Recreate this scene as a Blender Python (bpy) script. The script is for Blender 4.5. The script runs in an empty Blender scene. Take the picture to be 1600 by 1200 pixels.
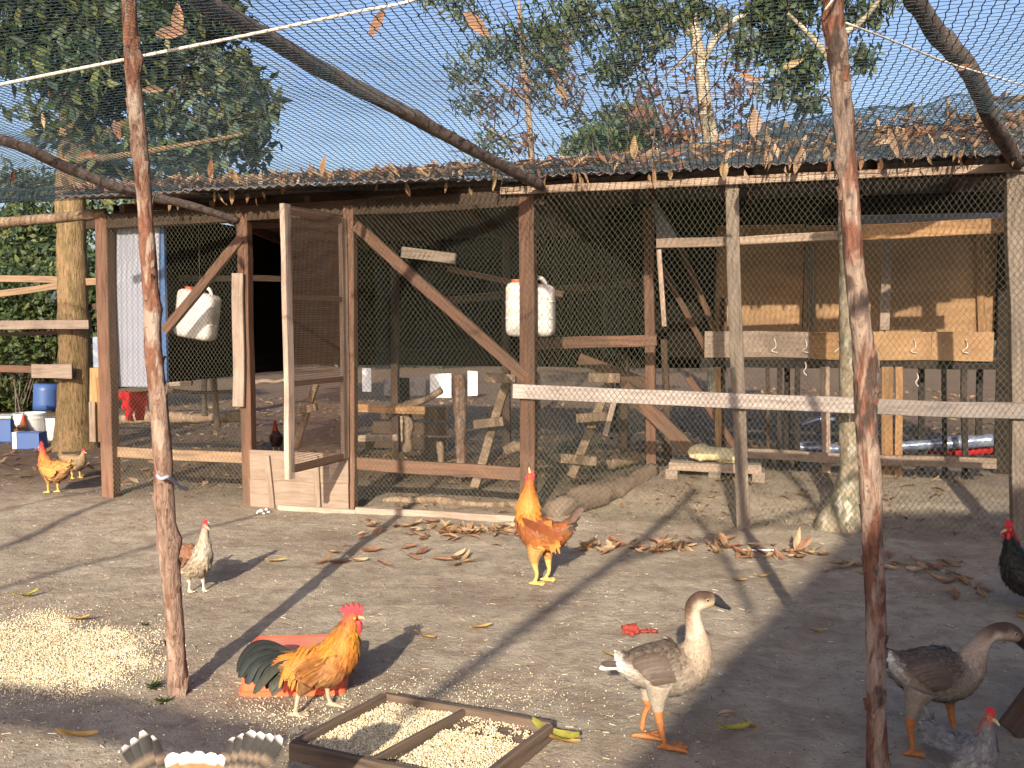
import bpy, bmesh, math, random
import numpy as np
from mathutils import Vector, Matrix, noise as mn
R = random.Random(7); NR = np.random.default_rng(11)
S = bpy.context.scene; COL = S.collection
rad = math.radians
# ---------------------------------------------------------------- camera, light
F = 1500.0; CZ = 1.5; PITCH = math.atan(100/F)
cam = bpy.data.objects.new('camera', bpy.data.cameras.new('camera')); COL.objects.link(cam)
cam.location = (0, 0, CZ); cam.rotation_euler = (rad(90)-PITCH, 0, 0)
cam.data.sensor_width = 36; cam.data.lens = F/1600*36; cam.data.clip_end = 1500; cam.data.clip_start = .05
S.camera = cam
SUN_EL = 22.0; SUN_DX, SUN_DY = .15, 1.0            # direction light travels over the ground
el = rad(SUN_EL); hl = math.hypot(SUN_DX, SUN_DY)
SD = Vector((SUN_DX/hl*math.cos(el), SUN_DY/hl*math.cos(el), -math.sin(el)))
W = bpy.data.worlds.new('World'); S.world = W; W.use_nodes = True
nt = W.node_tree; bg = nt.nodes['Background']
sky = nt.nodes.new('ShaderNodeTexSky'); sky.sky_type = 'NISHITA'; sky.sun_disc = False
sky.sun_elevation = el; sky.sun_rotation = math.atan2(-SD.x, -SD.y)
sky.air_density = 1.0; sky.dust_density = 3.5; sky.ozone_density = 3.0
tint = nt.nodes.new('ShaderNodeMix'); tint.data_type = 'RGBA'; tint.blend_type = 'MULTIPLY'; tint.inputs[0].default_value = 1
tint.inputs[7].default_value = (1.10, .99, 1.0, 1); nt.links.new(sky.outputs[0], tint.inputs[6]); nt.links.new(tint.outputs[2], bg.inputs[0]); bg.inputs[1].default_value = .122
sun = bpy.data.lights.new('sun', 'SUN'); sun.energy = 5.0; sun.angle = rad(.6); sun.color = (1, .86, .68)
so = bpy.data.objects.new('sun', sun); COL.objects.link(so); so.rotation_euler = SD.to_track_quat('-Z', 'Y').to_euler()
S.view_settings.view_transform = 'Standard'; S.view_settings.look = 'None'
S.view_settings.gamma = 1; S.view_settings.exposure = .93
# ---------------------------------------------------------------- pixel helpers
cp, sp_ = math.cos(PITCH), math.sin(PITCH)
def ray(px, py):
    u = (px-800)/F; v = (600-py)/F
    return Vector((u, cp+v*sp_, -sp_+v*cp))
def at(px, py, Y):
    d = ray(px, py); return Vector((0, 0, CZ))+d*(Y/d.y)
def flat(px, py, z=0):
    d = ray(px, py); return Vector((0, 0, CZ))+d*((z-CZ)/d.z)
A0 = flat(175, 777); B0 = flat(1592, 853)
E = (B0-A0).normalized(); N = Vector((-E.y, E.x, 0))   # N points away from the camera
if N.y < 0: N = -N
YAW = math.atan2(E.y, E.x)
def FP(px, py, off=0.0):
    d = ray(px, py); o = Vector((0, 0, CZ)); P = A0+N*off
    return o+d*((P-o).dot(N)/d.dot(N))
def fs(p): q = p-A0; return Vector((q.x, q.y, 0)).dot(E)
def ft(p): q = p-A0; return Vector((q.x, q.y, 0)).dot(N)
def W3(s, t, z): v = A0+E*s+N*t; return Vector((v.x, v.y, z))
# ---------------------------------------------------------------- numpy noise
_tab = NR.random((256, 256))
def vn(x, y, f=1.0, o=0):
    x = np.asarray(x, float)*f+o*17.3+500; y = np.asarray(y, float)*f+o*9.1+500
    xi = np.floor(x).astype(int); yi = np.floor(y).astype(int); fx = x-xi; fy = y-yi
    fx = fx*fx*(3-2*fx); fy = fy*fy*(3-2*fy)
    g = lambda a, b: _tab[a % 256, b % 256]
    return (g(xi, yi)*(1-fx)+g(xi+1, yi)*fx)*(1-fy)+(g(xi, yi+1)*(1-fx)+g(xi+1, yi+1)*fx)*fy-.5
def sst(a, b, x): t = np.clip((np.asarray(x, float)-a)/(b-a), 0, 1); return t*t*(3-2*t)
def H(x, y):
    x = np.asarray(x, float); y = np.asarray(y, float)
    qx = x-A0.x; qy = y-A0.y
    s = qx*E.x+qy*E.y; t = qx*N.x+qy*N.y
    h = .2*sst(.3, 1.6, t)*sst(3.6, 4.3, s)
    h = h + .035*np.maximum(0, 1-np.abs(t-.05)/.35)*sst(3.3, 3.6, s)*.6
    h = h + .03*vn(x, y, .8, 1)+.016*vn(x, y, 2.6, 2)+.012*vn(x, y, 6, 3)+.007*vn(x, y, 15, 4)
    far = sst(12, 40, y)
    return h+far*1.2*vn(x, y, .05, 5)
def hh(x, y): return float(H(x, y))
def gp(px, py):
    z = 0.0
    for _ in range(12):
        p = flat(px, py, z); z = .5*z+.5*hh(p.x, p.y)
    return flat(px, py, z)
# ---------------------------------------------------------------- object helpers
def tag(o, label=None, cat=None, group=None, kind=None):
    if label: o['label'] = label
    if cat: o['category'] = cat
    if group: o['group'] = group
    if kind: o['kind'] = kind
    return o
def thing(name, label, cat, loc, rz=0, group=None):
    o = bpy.data.objects.new(name, None); COL.objects.link(o); o.location = loc; o.rotation_euler = (0, 0, rz)
    o.empty_display_size = .1
    return tag(o, label, cat, group)
def pw(o): return Matrix.LocRotScale(o.location, o.rotation_euler, o.scale)
def world_of(o):
    return (world_of(o.parent) @ o.matrix_parent_inverse @ o.matrix_basis) if o.parent else o.matrix_basis.copy()
def adopt(o, parent):
    if parent: o.parent = parent; o.matrix_parent_inverse = world_of(parent).inverted()
    return o
def link(name, me, mat, parent=None, M=None):
    o = bpy.data.objects.new(name, me); COL.objects.link(o)
    if mat and not me.materials: me.materials.append(mat)
    if M is not None: o.matrix_basis = M
    return adopt(o, parent)
def child(name, me, mat, parent):               # mesh given in the parent's own frame
    o = bpy.data.objects.new(name, me); COL.objects.link(o)
    if mat and not me.materials: me.materials.append(mat)
    o.parent = parent; return o
def mk(verts, faces, cols=None, smooth=False, name='mesh'):
    me = bpy.data.meshes.new(name); verts = np.asarray(verts, np.float32).reshape(-1, 3)
    if isinstance(faces, np.ndarray):
        k = faces.shape[1]; n = len(faces)
        me.vertices.add(len(verts)); me.vertices.foreach_set('co', verts.ravel())
        me.loops.add(n*k); me.loops.foreach_set('vertex_index', faces.astype(np.int32).ravel())
        me.polygons.add(n); me.polygons.foreach_set('loop_start', np.arange(0, n*k, k, dtype=np.int32))
        me.update(calc_edges=True); me.validate()
    else:
        me.from_pydata(verts.tolist(), [], faces); me.update()
    if cols is not None:
        a = me.color_attributes.new('Col', 'FLOAT_COLOR', 'POINT'); c = np.ones((len(verts), 4), np.float32)
        c[:, :3] = cols; a.data.foreach_set('color', c.ravel())
    if smooth: me.polygons.foreach_set('use_smooth', np.ones(len(me.polygons), bool))
    return me
def bm_me(bm, smooth=False):
    me = bpy.data.meshes.new('mesh'); bm.to_mesh(me); bm.free()
    if smooth: me.polygons.foreach_set('use_smooth', np.ones(len(me.polygons), bool))
    return me
def frame(p0, p1, nrm=None):
    x = (p1-p0).normalized(); nrm = Vector(nrm) if nrm is not None else N
    y = nrm-x*nrm.dot(x)
    y = y.normalized() if y.length > 1e-4 else x.orthogonal().normalized()
    z = x.cross(y)
    M = Matrix((x, y, z)).transposed().to_4x4(); M.translation = (p0+p1)/2; return M
def boxmesh(L, T, Wd, bev=.004, wob=.0, seg=6):
    """plank: x = length, y = thickness, z = width; slightly irregular sawn edges"""
    n = max(1, min(14, int(L/.18))) if wob > 0 else 1
    vs = []; fc = []
    b = min(bev, T*.3, Wd*.3)
    prof = [(-T/2+b, -Wd/2), (T/2-b, -Wd/2), (T/2, -Wd/2+b), (T/2, Wd/2-b), (T/2-b, Wd/2), (-T/2+b, Wd/2), (-T/2, Wd/2-b), (-T/2, -Wd/2+b)]
    sd = R.random()*100
    for i in range(n+1):
        x = -L/2+L*i/n
        dz = wob*mn.noise(Vector((x*1.7, sd, 0))); dy = wob*.6*mn.noise(Vector((x*1.3, sd, 7))); sc = 1+wob*6*mn.noise(Vector((x*4, sd, 3)))
        for (a, c) in prof: vs.append((x, a+dy, c*sc+dz))
    for i in range(n):
        for k in range(8): fc.append((i*8+k, (i+1)*8+k, (i+1)*8+(k+1) % 8, i*8+(k+1) % 8))
    fc.append(tuple(range(8))); fc.append(tuple(n*8+k for k in reversed(range(8))))
    return mk(vs, fc)
def plank(name, p0, p1, w, t, mat, parent=None, nrm=None, wob=.012):
    return link(name, boxmesh((p1-p0).length, t, w, wob=wob), mat, parent, frame(p0, p1, nrm))
def block(name, c, sx, sy, sz, mat, parent=None, rz=None, bev=.004):
    M = Matrix.Translation(c) @ Matrix.Rotation(YAW if rz is None else rz, 4, 'Z')
    return link(name, boxmesh(sx, sy, sz, bev), mat, parent, M)
def spline(pts, n):
    pts = [np.array(p, float) for p in pts]; out = []
    P = [2*pts[0]-pts[1]]+pts+[2*pts[-1]-pts[-2]]
    m = len(pts)-1
    for i in range(n+1):
        t = i/n*m; k = min(int(t), m-1); u = t-k; a, b, c, d = P[k:k+4]
        out.append(.5*((2*b)+(-a+c)*u+(2*a-5*b+4*c-d)*u*u+(-a+3*b-3*c+d)*u**3))
    return out
def tubemesh(pts, rads, sides=10, n=None, rough=0.0, knots=0, sd=None, close=True):
    sd = R.random()*100 if sd is None else sd
    if n is None: n = (len(pts)-1)*4
    P = spline([tuple(p)+(r,) for p, r in zip(pts, rads)], n)
    kn = [(R.random(), R.random()*6.28, .5+R.random()) for _ in range(knots)]
    vs = []; fc = []; prev = Vector((0.12, .99, .05))
    L = sum((Vector(P[i+1][:3])-Vector(P[i][:3])).length for i in range(n)); acc = 0
    for i in range(n+1):
        c = Vector(P[i][:3]); r = max(P[i][3], .0005)
        a = Vector(P[max(i-1, 0)][:3]); b = Vector(P[min(i+1, n)][:3]); t = (b-a).normalized()
        u = (prev-t*prev.dot(t)).normalized(); w = t.cross(u); prev = u
        if i: acc += (c-Vector(P[i-1][:3])).length
        for k in range(sides):
            an = 2*math.pi*k/sides; d = u*math.cos(an)+w*math.sin(an); rr = r
            if rough: rr *= 1+rough*(mn.noise(Vector((math.cos(an)*1.3, math.sin(an)*1.3, acc*6))+Vector((sd, 0, 0)))+.5*mn.noise(Vector((math.cos(an)*3, math.sin(an)*3, acc*22))+Vector((sd, 0, 0))))
            for (kt, ka, ks) in kn:
                dd = abs(acc/L-kt)*L/r/1.6; da = abs((an-ka+math.pi) % (2*math.pi)-math.pi)
                if dd < 1.2 and da < 1.2: rr += r*.38*ks*math.exp(-(dd*dd*2+da*da*2))
            vs.append(c+d*rr)
    for i in range(n):
        for k in range(sides): fc.append((i*sides+k, i*sides+(k+1) % sides, (i+1)*sides+(k+1) % sides, (i+1)*sides+k))
    if close: fc.append(tuple(reversed(range(sides)))); fc.append(tuple(n*sides+k for k in range(sides)))
    return mk([tuple(v) for v in vs], fc, smooth=True)
def tube(name, pts, rads, mat, parent=None, **k):
    c = Vector(pts[0]); me = tubemesh([Vector(p)-c for p in pts], rads if hasattr(rads, '__len__') else [rads]*len(pts), **k)
    return link(name, me, mat, parent, Matrix.Translation(c))
def threads(P, Q, r):
    """many thin 3-sided threads from arrays of end points"""
    P = np.asarray(P, float); Q = np.asarray(Q, float); d = Q-P; L = np.linalg.norm(d, axis=1, keepdims=True); d = d/np.maximum(L, 1e-9)
    up = np.where(np.abs(d[:, 2:3]) > .9, np.array([[1., 0, 0]]), np.array([[0, 0, 1.]]))
    u = np.cross(d, up); u /= np.linalg.norm(u, axis=1, keepdims=True); w = np.cross(d, u)
    vs = []
    for base in (P, Q):
        for k in range(3):
            a = 2*math.pi*k/3+.5; vs.append(base+r*(math.cos(a)*u+math.sin(a)*w))
    V = np.stack(vs, 1).reshape(-1, 3); n = len(P); i = np.arange(n)[:, None]*6
    Fc = np.concatenate([i+np.array([[k, (k+1) % 3, 3+(k+1) % 3, 3+k]]) for k in range(3)], 0)
    return V, Fc
# ---------------------------------------------------------------- materials
class G:
    def __init__(s, name, rough=.85, spec=.25):
        s.m = bpy.data.materials.new(name); s.m.use_nodes = True; s.t = s.m.node_tree; s.b = s.t.nodes['Principled BSDF']
        s.b.inputs['Roughness'].default_value = rough; s.b.inputs['Specular IOR Level'].default_value = spec
    def n(s, ty, **k):
        x = s.t.nodes.new('ShaderNode'+ty)
        for a, b in k.items(): setattr(x, a, b)
        return x
    def l(s, a, b): s.t.links.new(a, b)
    def coords(s, scale=(1, 1, 1), kind='Object', rnd=True):
        tc = s.n('TexCoord'); mp = s.n('Mapping'); mp.inputs['Scale'].default_value = scale; s.l(tc.outputs[kind], mp.inputs['Vector'])
        if rnd:
            oi = s.n('ObjectInfo'); mul = s.n('VectorMath', operation='SCALE'); mul.inputs[0].default_value = (37, 19, 53)
            s.l(oi.outputs['Random'], mul.inputs['Scale']); s.l(mul.outputs[0], mp.inputs['Location'])
        return mp.outputs[0]
    def noise(s, vec, scale=5, detail=5, rough=.55, dist=0):
        x = s.n('TexNoise'); x.inputs['Scale'].default_value = scale; x.inputs['Detail'].default_value = detail
        x.inputs['Roughness'].default_value = rough; x.inputs['Distortion'].default_value = dist
        if vec is not None: s.l(vec, x.inputs['Vector'])
        return x.outputs['Fac']
    def ramp(s, fac, stops):
        x = s.n('ValToRGB'); e = x.color_ramp.elements
        while len(e) < len(stops): e.new(.5)
        for q, (p, c) in zip(e, stops): q.position = p; q.color = (c[0], c[1], c[2], 1) if hasattr(c, '__len__') else (c, c, c, 1)
        s.l(fac, x.inputs[0]); return x.outputs[0]
    def mix(s, fac, a, b, mode='MIX'):
        x = s.n('Mix', data_type='RGBA', blend_type=mode)
        for inp, v in ((x.inputs[0], fac), (x.inputs[6], a), (x.inputs[7], b)):
            if hasattr(v, 'default_value') or hasattr(v, 'links'): s.l(v, inp)
            else: inp.default_value = v if isinstance(v, float) else (v[0], v[1], v[2], 1)
        return x.outputs[2]
    def col(s, c): s.l(c, s.b.inputs['Base Color']); return s
    def bump(s, h, strength=.4, dist=.01):
        x = s.n('Bump'); x.inputs['Strength'].default_value = strength; x.inputs['Distance'].default_value = dist
        s.l(h, x.inputs['Height']); s.l(x.outputs[0], s.b.inputs['Normal']); return s
def wood(name, c, dark=.55, grain=28, stain=(.12, .09, .07), stn=.35, vary=.25):
    g = G(name, .82, .2); v = g.coords((2.2, grain, grain)); a = g.noise(v, 1.6, 7, .6, .6)
    v2 = g.coords((1, 1, 1)); b = g.noise(v2, 3.5, 5, .6); k = g.noise(g.coords((1, 3, 3)), 22, 3, .5)
    c1 = g.ramp(a, [(.3, [x*dark for x in c]), (.52, c), (.75, [min(1, x*1.22) for x in c])])
    c2 = g.mix(g.ramp(b, [(.48, 0), (.68, stn)]), c1, stain)
    c3 = g.mix(g.ramp(k, [(.66, 0), (.75, .35)]), c2, [x*.5 for x in stain])
    oi = g.n('ObjectInfo'); mr = g.n('MapRange'); mr.inputs[3].default_value = 1-vary; mr.inputs[4].default_value = 1+vary; g.l(oi.outputs['Random'], mr.inputs[0])
    c4 = g.mix(1.0, c3, mr.outputs[0], 'MULTIPLY'); g.col(c4)
    g.bump(a, .5, .004); return g.m
def bark(name, c, patch, amt=.5, sc=(6, 6, 1.6), bs=.8, bd=.012, pos=.5, patch2=None):
    g = G(name, .9, .15); v = g.coords(sc, rnd=True); a = g.noise(v, 3, 8, .65, .8)
    b = g.noise(g.coords((2.5, 2.5, .8)), 3.2, 4, .6, .5)
    c1 = g.ramp(a, [(.3, [x*.35 for x in c]), (.5, c), (.72, [min(1, x*1.4) for x in c])])
    c2 = g.mix(g.ramp(b, [(pos, 0), (pos+.06, amt)]), c1, g.ramp(a, [(.35, [x*.5 for x in patch]), (.6, patch)]))
    if patch2: c2 = g.mix(g.ramp(g.noise(g.coords((3, 3, 1.2)), 5, 3), [(.56, 0), (.62, .8)]), c2, patch2)
    k = g.noise(g.coords((3, 3, 6)), 14, 3); c2 = g.mix(g.ramp(k, [(.64, 0), (.7, .7)]), c2, [x*.25 for x in c])
    g.col(c2).bump(a, bs, bd); return g.m
def plain(name, c, rough=.6, spec=.4, dirt=.3, dc=(.12, .09, .06), metal=0, bump=0, ds=7):
    g = G(name, rough, spec); a = g.noise(g.coords(), ds, 6, .65)
    g.col(g.mix(g.ramp(a, [(.4, 0), (.72, dirt)]), c, dc)); g.b.inputs['Metallic'].default_value = metal
    if bump: g.bump(a, bump, .006)
    return g.m
def attr(name, rough=.7, spec=.3, noise=.35, trans=0, ns=60, sheen=0):
    g = G(name, rough, spec); a = g.n('Attribute', attribute_name='Col'); n_ = g.noise(g.coords((1, 1, 1), rnd=False), ns, 3)
    c = g.mix(g.ramp(n_, [(.3, 1-noise), (.7, 1+noise*.2)]), (0, 0, 0), a.outputs['Color'])
    x = g.mix(1.0, a.outputs['Color'], g.ramp(n_, [(.3, 1-noise), (.7, 1.0)]), 'MULTIPLY'); g.col(x)
    if sheen: g.b.inputs['Sheen Weight'].default_value = sheen
    if trans:
        tr = g.n('BsdfTranslucent'); g.l(x, tr.inputs[0]); ms = g.n('MixShader'); ms.inputs[0].default_value = trans
        out = g.t.nodes['Material Output']; g.l(g.b.outputs[0], ms.inputs[1]); g.l(tr.outputs[0], ms.inputs[2]); g.l(ms.outputs[0], out.inputs[0])
    return g.m
M = {}
M['pale'] = wood('weathered_board', (.36, .27, .205))
M['palest'] = wood('sun_bleached_board', (.35, .275, .22), dark=.72, stn=.4)
M['panel'] = wood('tan_panel_board', (.285, .22, .17), dark=.75, stn=.35)
M['railbrown'] = wood('shaded_rail', (.24, .16, .10))
M['railgrey'] = wood('grey_white_rail', (.35, .305, .275), dark=.7, stn=.3)
M['brown'] = wood('red_brown_post', (.165, .092, .062), dark=.5)
M['grey'] = wood('grey_post', (.30, .245, .195))
M['dark'] = wood('dark_beam', (.075, .05, .036))
M['orange'] = wood('orange_new_wood', (.38, .22, .105))
M['blackwood'] = wood('near_black_wood', (.03, .026, .024))  # near-black wood tone for legs, bench rail and far board
M['trough'] = wood('trough_board', (.13, .095, .07), stn=.6)
g = G('plywood', .8, .2); a = g.noise(g.coords((1, 6, 6)), 2, 6, .6, .5); b = g.noise(g.coords(), 1.8, 4)
g.col(g.mix(g.ramp(b, [(.45, 0), (.7, .6)]), g.ramp(a, [(.3, (.34, .2, .10)), (.7, (.5, .32, .17))]), (.2, .12, .07))).bump(a, .2, .003); M['ply'] = g.m
M['pole'] = bark('peeled_pole_bark', (.245, .165, .125), (.19, .075, .045), .75, sc=(16, 16, 5), patch2=(.36, .29, .235), bs=1, bd=.02, pos=.5)
M['pole2'] = bark('dark_peeling_bark', (.285, .21, .165), (.20, .075, .045), .85, sc=(15, 15, 4.5), patch2=(.05, .035, .03), bs=1, bd=.02, pos=.5)
M['log'] = bark('grey_log_bark', (.115, .09, .078), (.075, .052, .042), .5, sc=(8, 8, 8), bd=.008)
M['trunk'] = bark('brown_tree_bark', (.22, .15, .08), (.14, .12, .05), .5, sc=(14, 14, 2.5), bd=.03, bs=1)
M['lichen'] = bark('pale_lichen_bark', (.30, .25, .175), (.16, .17, .11), .6, sc=(5, 5, 3), patch2=(.46, .43, .36))
M['roost'] = bark('dusty_roost_log', (.27, .20, .14), (.17, .11, .07), .5)
M['net_up'] = plain('green_twine', (.022, .045, .058), .6, .3, .2)
M['net_fence'] = plain('pale_green_twine', (.115, .12, .085), .65, .3, .2)
M['wire'] = plain('rusty_wire_mesh', (.125, .085, .062), .6, .4, .5, (.12, .05, .02))
M['rope'] = plain('white_rope', (.75, .68, .58), .8, .2, .2)
M['blackhole'] = plain('near_black_boards', (.025, .02, .017), .9, .1, .3)  # near-black tone for side panel, upper board and shed wall
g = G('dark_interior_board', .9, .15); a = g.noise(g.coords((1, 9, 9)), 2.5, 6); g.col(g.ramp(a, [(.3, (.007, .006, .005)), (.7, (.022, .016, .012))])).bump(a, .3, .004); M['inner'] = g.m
g = G('corrugated_iron', .6, .4); a = g.noise(g.coords((2, 2, 2)), 2.5, 6, .65); g.col(g.ramp(a, [(.35, (.12, .10, .09)), (.55, (.26, .24, .23)), (.7, (.16, .085, .05))])); g.b.inputs['Metallic'].default_value = .3; M['iron'] = g.m
M['bluesheet'] = plain('white_blue_sheet', (.30, .33, .41), .5, .4, .35, (.3, .3, .33))
M['blue'] = plain('blue_painted_edge', (.06, .14, .32), .5, .4, .3)
g = G('white_jerrycan_plastic', .38, .5); a = g.noise(g.coords(), 9, 5, .6); g.col(g.mix(g.ramp(a, [(.42, 0), (.72, .65)]), (.8, .79, .76), (.45, .38, .28))); g.b.inputs['Subsurface Weight'].default_value = .15; M['can'] = g.m
M['cap'] = plain('orange_cap', (.8, .13, .04), .45, .5, .15)
M['red'] = plain('red_orange_plastic', (.75, .12, .045), .42, .5, .25, (.4, .2, .13))
M['pink'] = plain('dusty_lit_pink_base', (.62, .2, .13), .6, .35, .5, (.5, .36, .28))  # tub top painted pinker for the light falling on it
M['redcloth'] = plain('red_cloth', (.38, .012, .018), .8, .2, .2, (.2, .01, .01), bump=.4)
M['redleaf'] = plain('dark_red_scrap', (.30, .045, .03), .7, .3, .4, (.12, .02, .015), bump=.5, ds=40)
M['yellow'] = plain('cream_yellow_sack', (.85, .77, .48), .7, .3, .15, (.6, .5, .2), bump=.3)
M['bucket'] = plain('white_bucket', (.62, .63, .62), .45, .5, .35, (.3, .26, .2))
M['blueplastic'] = plain('blue_plastic', (.05, .12, .33), .45, .5, .25)
M['tarp'] = plain('blue_silver_tarp', (.15, .2, .33), .28, .7, .5, (.62, .66, .7), metal=.3, bump=.6, ds=9)
M['white'] = plain('white_scrap', (.8, .8, .78), .6, .3, .15)
M['wall'] = plain('plastered_wall', (.5, .45, .38), .9, .2, .3)
M['tin'] = plain('tin_roof', (.22, .2, .19), .6, .4, .4)
M['horn'] = plain('horn_beak', (.5, .38, .2), .4, .5, .2)
M['darkbeak'] = plain('black_beak', (.02, .02, .025), .35, .5, .1)
M['comb'] = plain('red_comb_skin', (.60, .035, .05), .5, .4, .25, (.35, .02, .03), bump=.5, ds=60)
M['eye'] = plain('glossy_eye', (.01, .008, .005), .1, .8, 0)
M['iris'] = plain('orange_iris', (.6, .22, .03), .3, .5, .1)
M['feather'] = attr('feather', .62, .3, .3, sheen=.04); M['bird'] = attr('bird_skin_and_down', .7, .25, .3, ns=90)
M['leafy'] = attr('green_leaf', .55, .35, .25, trans=.35, ns=8)
M['dryleaf'] = attr('dry_leaf', .7, .25, .3, trans=.3, ns=30)
M['mound'] = plain('dusty_brown_log', (.19, .145, .11), .95, .1, .6, (.09, .065, .05), bump=1, ds=18)
M['grain'] = attr('cracked_grain', .6, .3, .15, ns=50)
M['clod'] = attr('soil_crumb', .95, .1, .3, ns=50)
# soil
g = G('trampled_soil', .95, .12); v = g.coords((1, 1, 1), rnd=False)
a = g.noise(v, 1.1, 8, .62); b = g.noise(v, 9, 8, .7, .3); c = g.noise(v, 90, 5, .7); f = g.noise(v, 34, 6, .75, .5)
base = g.ramp(a, [(.3, (.305, .252, .188)), (.5, (.405, .35, .268)), (.7, (.48, .428, .33))])
c2 = g.mix(g.ramp(b, [(.34, .75), (.55, 0)]), base, (.25, .195, .155)); c2 = g.mix(g.ramp(f, [(.6, 0), (.72, .6)]), c2, (.5, .40, .31))
q_ = g.noise(v, 3.1, 7, .68, .4); c2 = g.mix(g.ramp(q_, [(.5, 0), (.66, .6)]), c2, (.225, .17, .13)); c2 = g.mix(g.ramp(q_, [(.3, .45), (.42, 0)]), c2, (.52, .445, .37)); c2 = g.mix(g.ramp(f, [(.3, .5), (.4, 0)]), c2, (.13, .095, .07)); c2 = g.mix(g.ramp(c, [(.66, 0), (.73, .8)]), c2, (.6, .52, .42))
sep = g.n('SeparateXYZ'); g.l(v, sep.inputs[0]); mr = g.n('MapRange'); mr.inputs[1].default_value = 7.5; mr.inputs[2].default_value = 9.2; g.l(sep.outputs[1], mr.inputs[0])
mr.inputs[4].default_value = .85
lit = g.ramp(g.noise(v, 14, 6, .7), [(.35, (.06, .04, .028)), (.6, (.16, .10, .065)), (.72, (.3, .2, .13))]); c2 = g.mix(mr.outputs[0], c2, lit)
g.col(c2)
h1 = g.n('Math', operation='ADD'); g.l(b, h1.inputs[0]); h2 = g.n('Math', operation='MULTIPLY'); g.l(f, h2.inputs[0]); h2.inputs[1].default_value = .5; g.l(h2.outputs[0], h1.inputs[1])
h3 = g.n('Math', operation='MULTIPLY_ADD'); g.l(c, h3.inputs[0]); h3.inputs[1].default_value = .18; g.l(h1.outputs[0], h3.inputs[2])
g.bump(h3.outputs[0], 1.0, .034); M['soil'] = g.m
# ================================================================ SETTING
def axis(lo, hi, fl, fh, st, grow=1.14):
    a = list(np.arange(fl, fh+1e-6, st)); d = st; x = fh
    while x < hi: d *= grow; x += d; a.append(x)
    d = st; x = fl
    while x > lo: d *= grow; x -= d; a.insert(0, x)
    return np.array(a)
xs = axis(-400, 400, -5, 5, .035); ys = axis(-80, 700, 2.4, 10, .035)
X, Y = np.meshgrid(xs, ys); Z = H(X, Y); V = np.stack([X, Y, Z], -1).reshape(-1, 3); nx = len(xs); ny = len(ys)
i = (np.arange(ny-1)[:, None]*nx+np.arange(nx-1)[None]).ravel()
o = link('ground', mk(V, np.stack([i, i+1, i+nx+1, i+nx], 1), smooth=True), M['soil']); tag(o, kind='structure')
# ---- soil crumbs
def blobs(P, r, cols, sq=.6):
    """tiny irregular octahedra"""
    n = len(P); base = np.array([[1, 0, 0], [0, 1, 0], [-1, 0, 0], [0, -1, 0], [0, 0, 1], [0, 0, -1.]])
    an = NR.random(n)*6.28; c, s = np.cos(an), np.sin(an)
    B = base[None]*(r[:, None, None])*(.7+.6*NR.random((n, 6, 1))); B[:, :, 2] *= sq
    x = B[..., 0]*c[:, None]-B[..., 1]*s[:, None]*.7; y = B[..., 0]*s[:, None]+B[..., 1]*c[:, None]*.7
    V = np.stack([x, y, B[..., 2]], -1)+P[:, None]
    f = np.array([[0, 1, 4], [1, 2, 4], [2, 3, 4], [3, 0, 4], [1, 0, 5], [2, 1, 5], [3, 2, 5], [0, 3, 5]])
    Fc = (np.arange(n)[:, None, None]*6+f[None]).reshape(-1, 3)
    return V.reshape(-1, 3), Fc, np.repeat(cols, 6, 0)
n = 16000; yy = 2.6+NR.random(n)**1.3*6.5; xx = (NR.random(n)-.5)*1.25*yy
rr = .0022+.005*NR.random(n)**5; cc = np.array([[.3, .23, .17]])*(.5+.9*NR.random((n, 1)))+(NR.random((n, 1)) > .93)*.3
o = link('soil_crumbs', mk(*blobs(np.stack([xx, yy, H(xx, yy)+rr*.3], -1), rr, cc)), M['clod']); tag(o, 'small crumbs and pebbles scattered over the bare yard soil', 'soil crumbs', kind='stuff')
n = 2600; yy = 2.8+NR.random(n)**1.1*6.0; xx = (NR.random(n)-.5)*1.25*yy; an = NR.random(n)*6.28; ln = .006+.03*NR.random(n)**2.5
Pd = np.stack([xx, yy, H(xx, yy)+.004], -1); Qd = np.stack([xx+np.cos(an)*ln, yy+np.sin(an)*ln, H(xx+np.cos(an)*ln, yy+np.sin(an)*ln)+.004], -1)
vv, ff = threads(Pd, Qd, .0016); cc = np.repeat(np.array([(.62, .5, .33), (.3, .2, .12), (.12, .09, .07), (.7, .66, .6)])[NR.integers(0, 4, n)], 6, 0)
o = link('straw_bits', mk(vv, ff, cc), M['clod']); tag(o, 'bits of straw and twig scattered over the trampled soil', 'straw', kind='stuff')
# ---- house behind the camera that throws the big shadow
def poly_prism(name, prof, y0, y1, mat, parent):
    v = [(x, y0, z) for x, z in prof]+[(x, y1, z) for x, z in prof]; k = len(prof)
    f = [tuple(range(k)), tuple(reversed(range(k, 2*k)))]+[(i, k+i, k+(i+1) % k, (i+1) % k) for i in range(k)]
    return link(name, mk(v, f), mat, parent)
tn = math.tan(el)
def caster(px, py, y0=-4.0):
    p = gp(px, py); L = (p.y-y0); return p.x-L*SUN_DX, L*math.hypot(1, SUN_DX)*tn
q1 = caster(953, 1194); q2 = caster(1290, 855); q3 = caster(1352, 790)
ex = q1[0]-(q2[0]-q1[0])/(q2[1]-q1[1])*(q1[1]-2.2)
hs = thing('house', 'plastered house with a hipped tin roof behind the viewer', 'house', (5, -4, 0))
poly_prism('wall', [(ex+.15, -.1), (13, -.1), (13, q3[1]-.35), (q3[0]+.3, q3[1]-.35), (ex+.25, 2.25)], -4.25, -9, M['wall'], hs)
poly_prism('roof', [(ex, 2.15), (q3[0], q3[1]), (13.3, q3[1]), (13.3, q3[1]-.1), (q3[0]+.05, q3[1]-.1), (ex+.1, 2.15)], -4, -9.2, M['tin'], hs)
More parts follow.
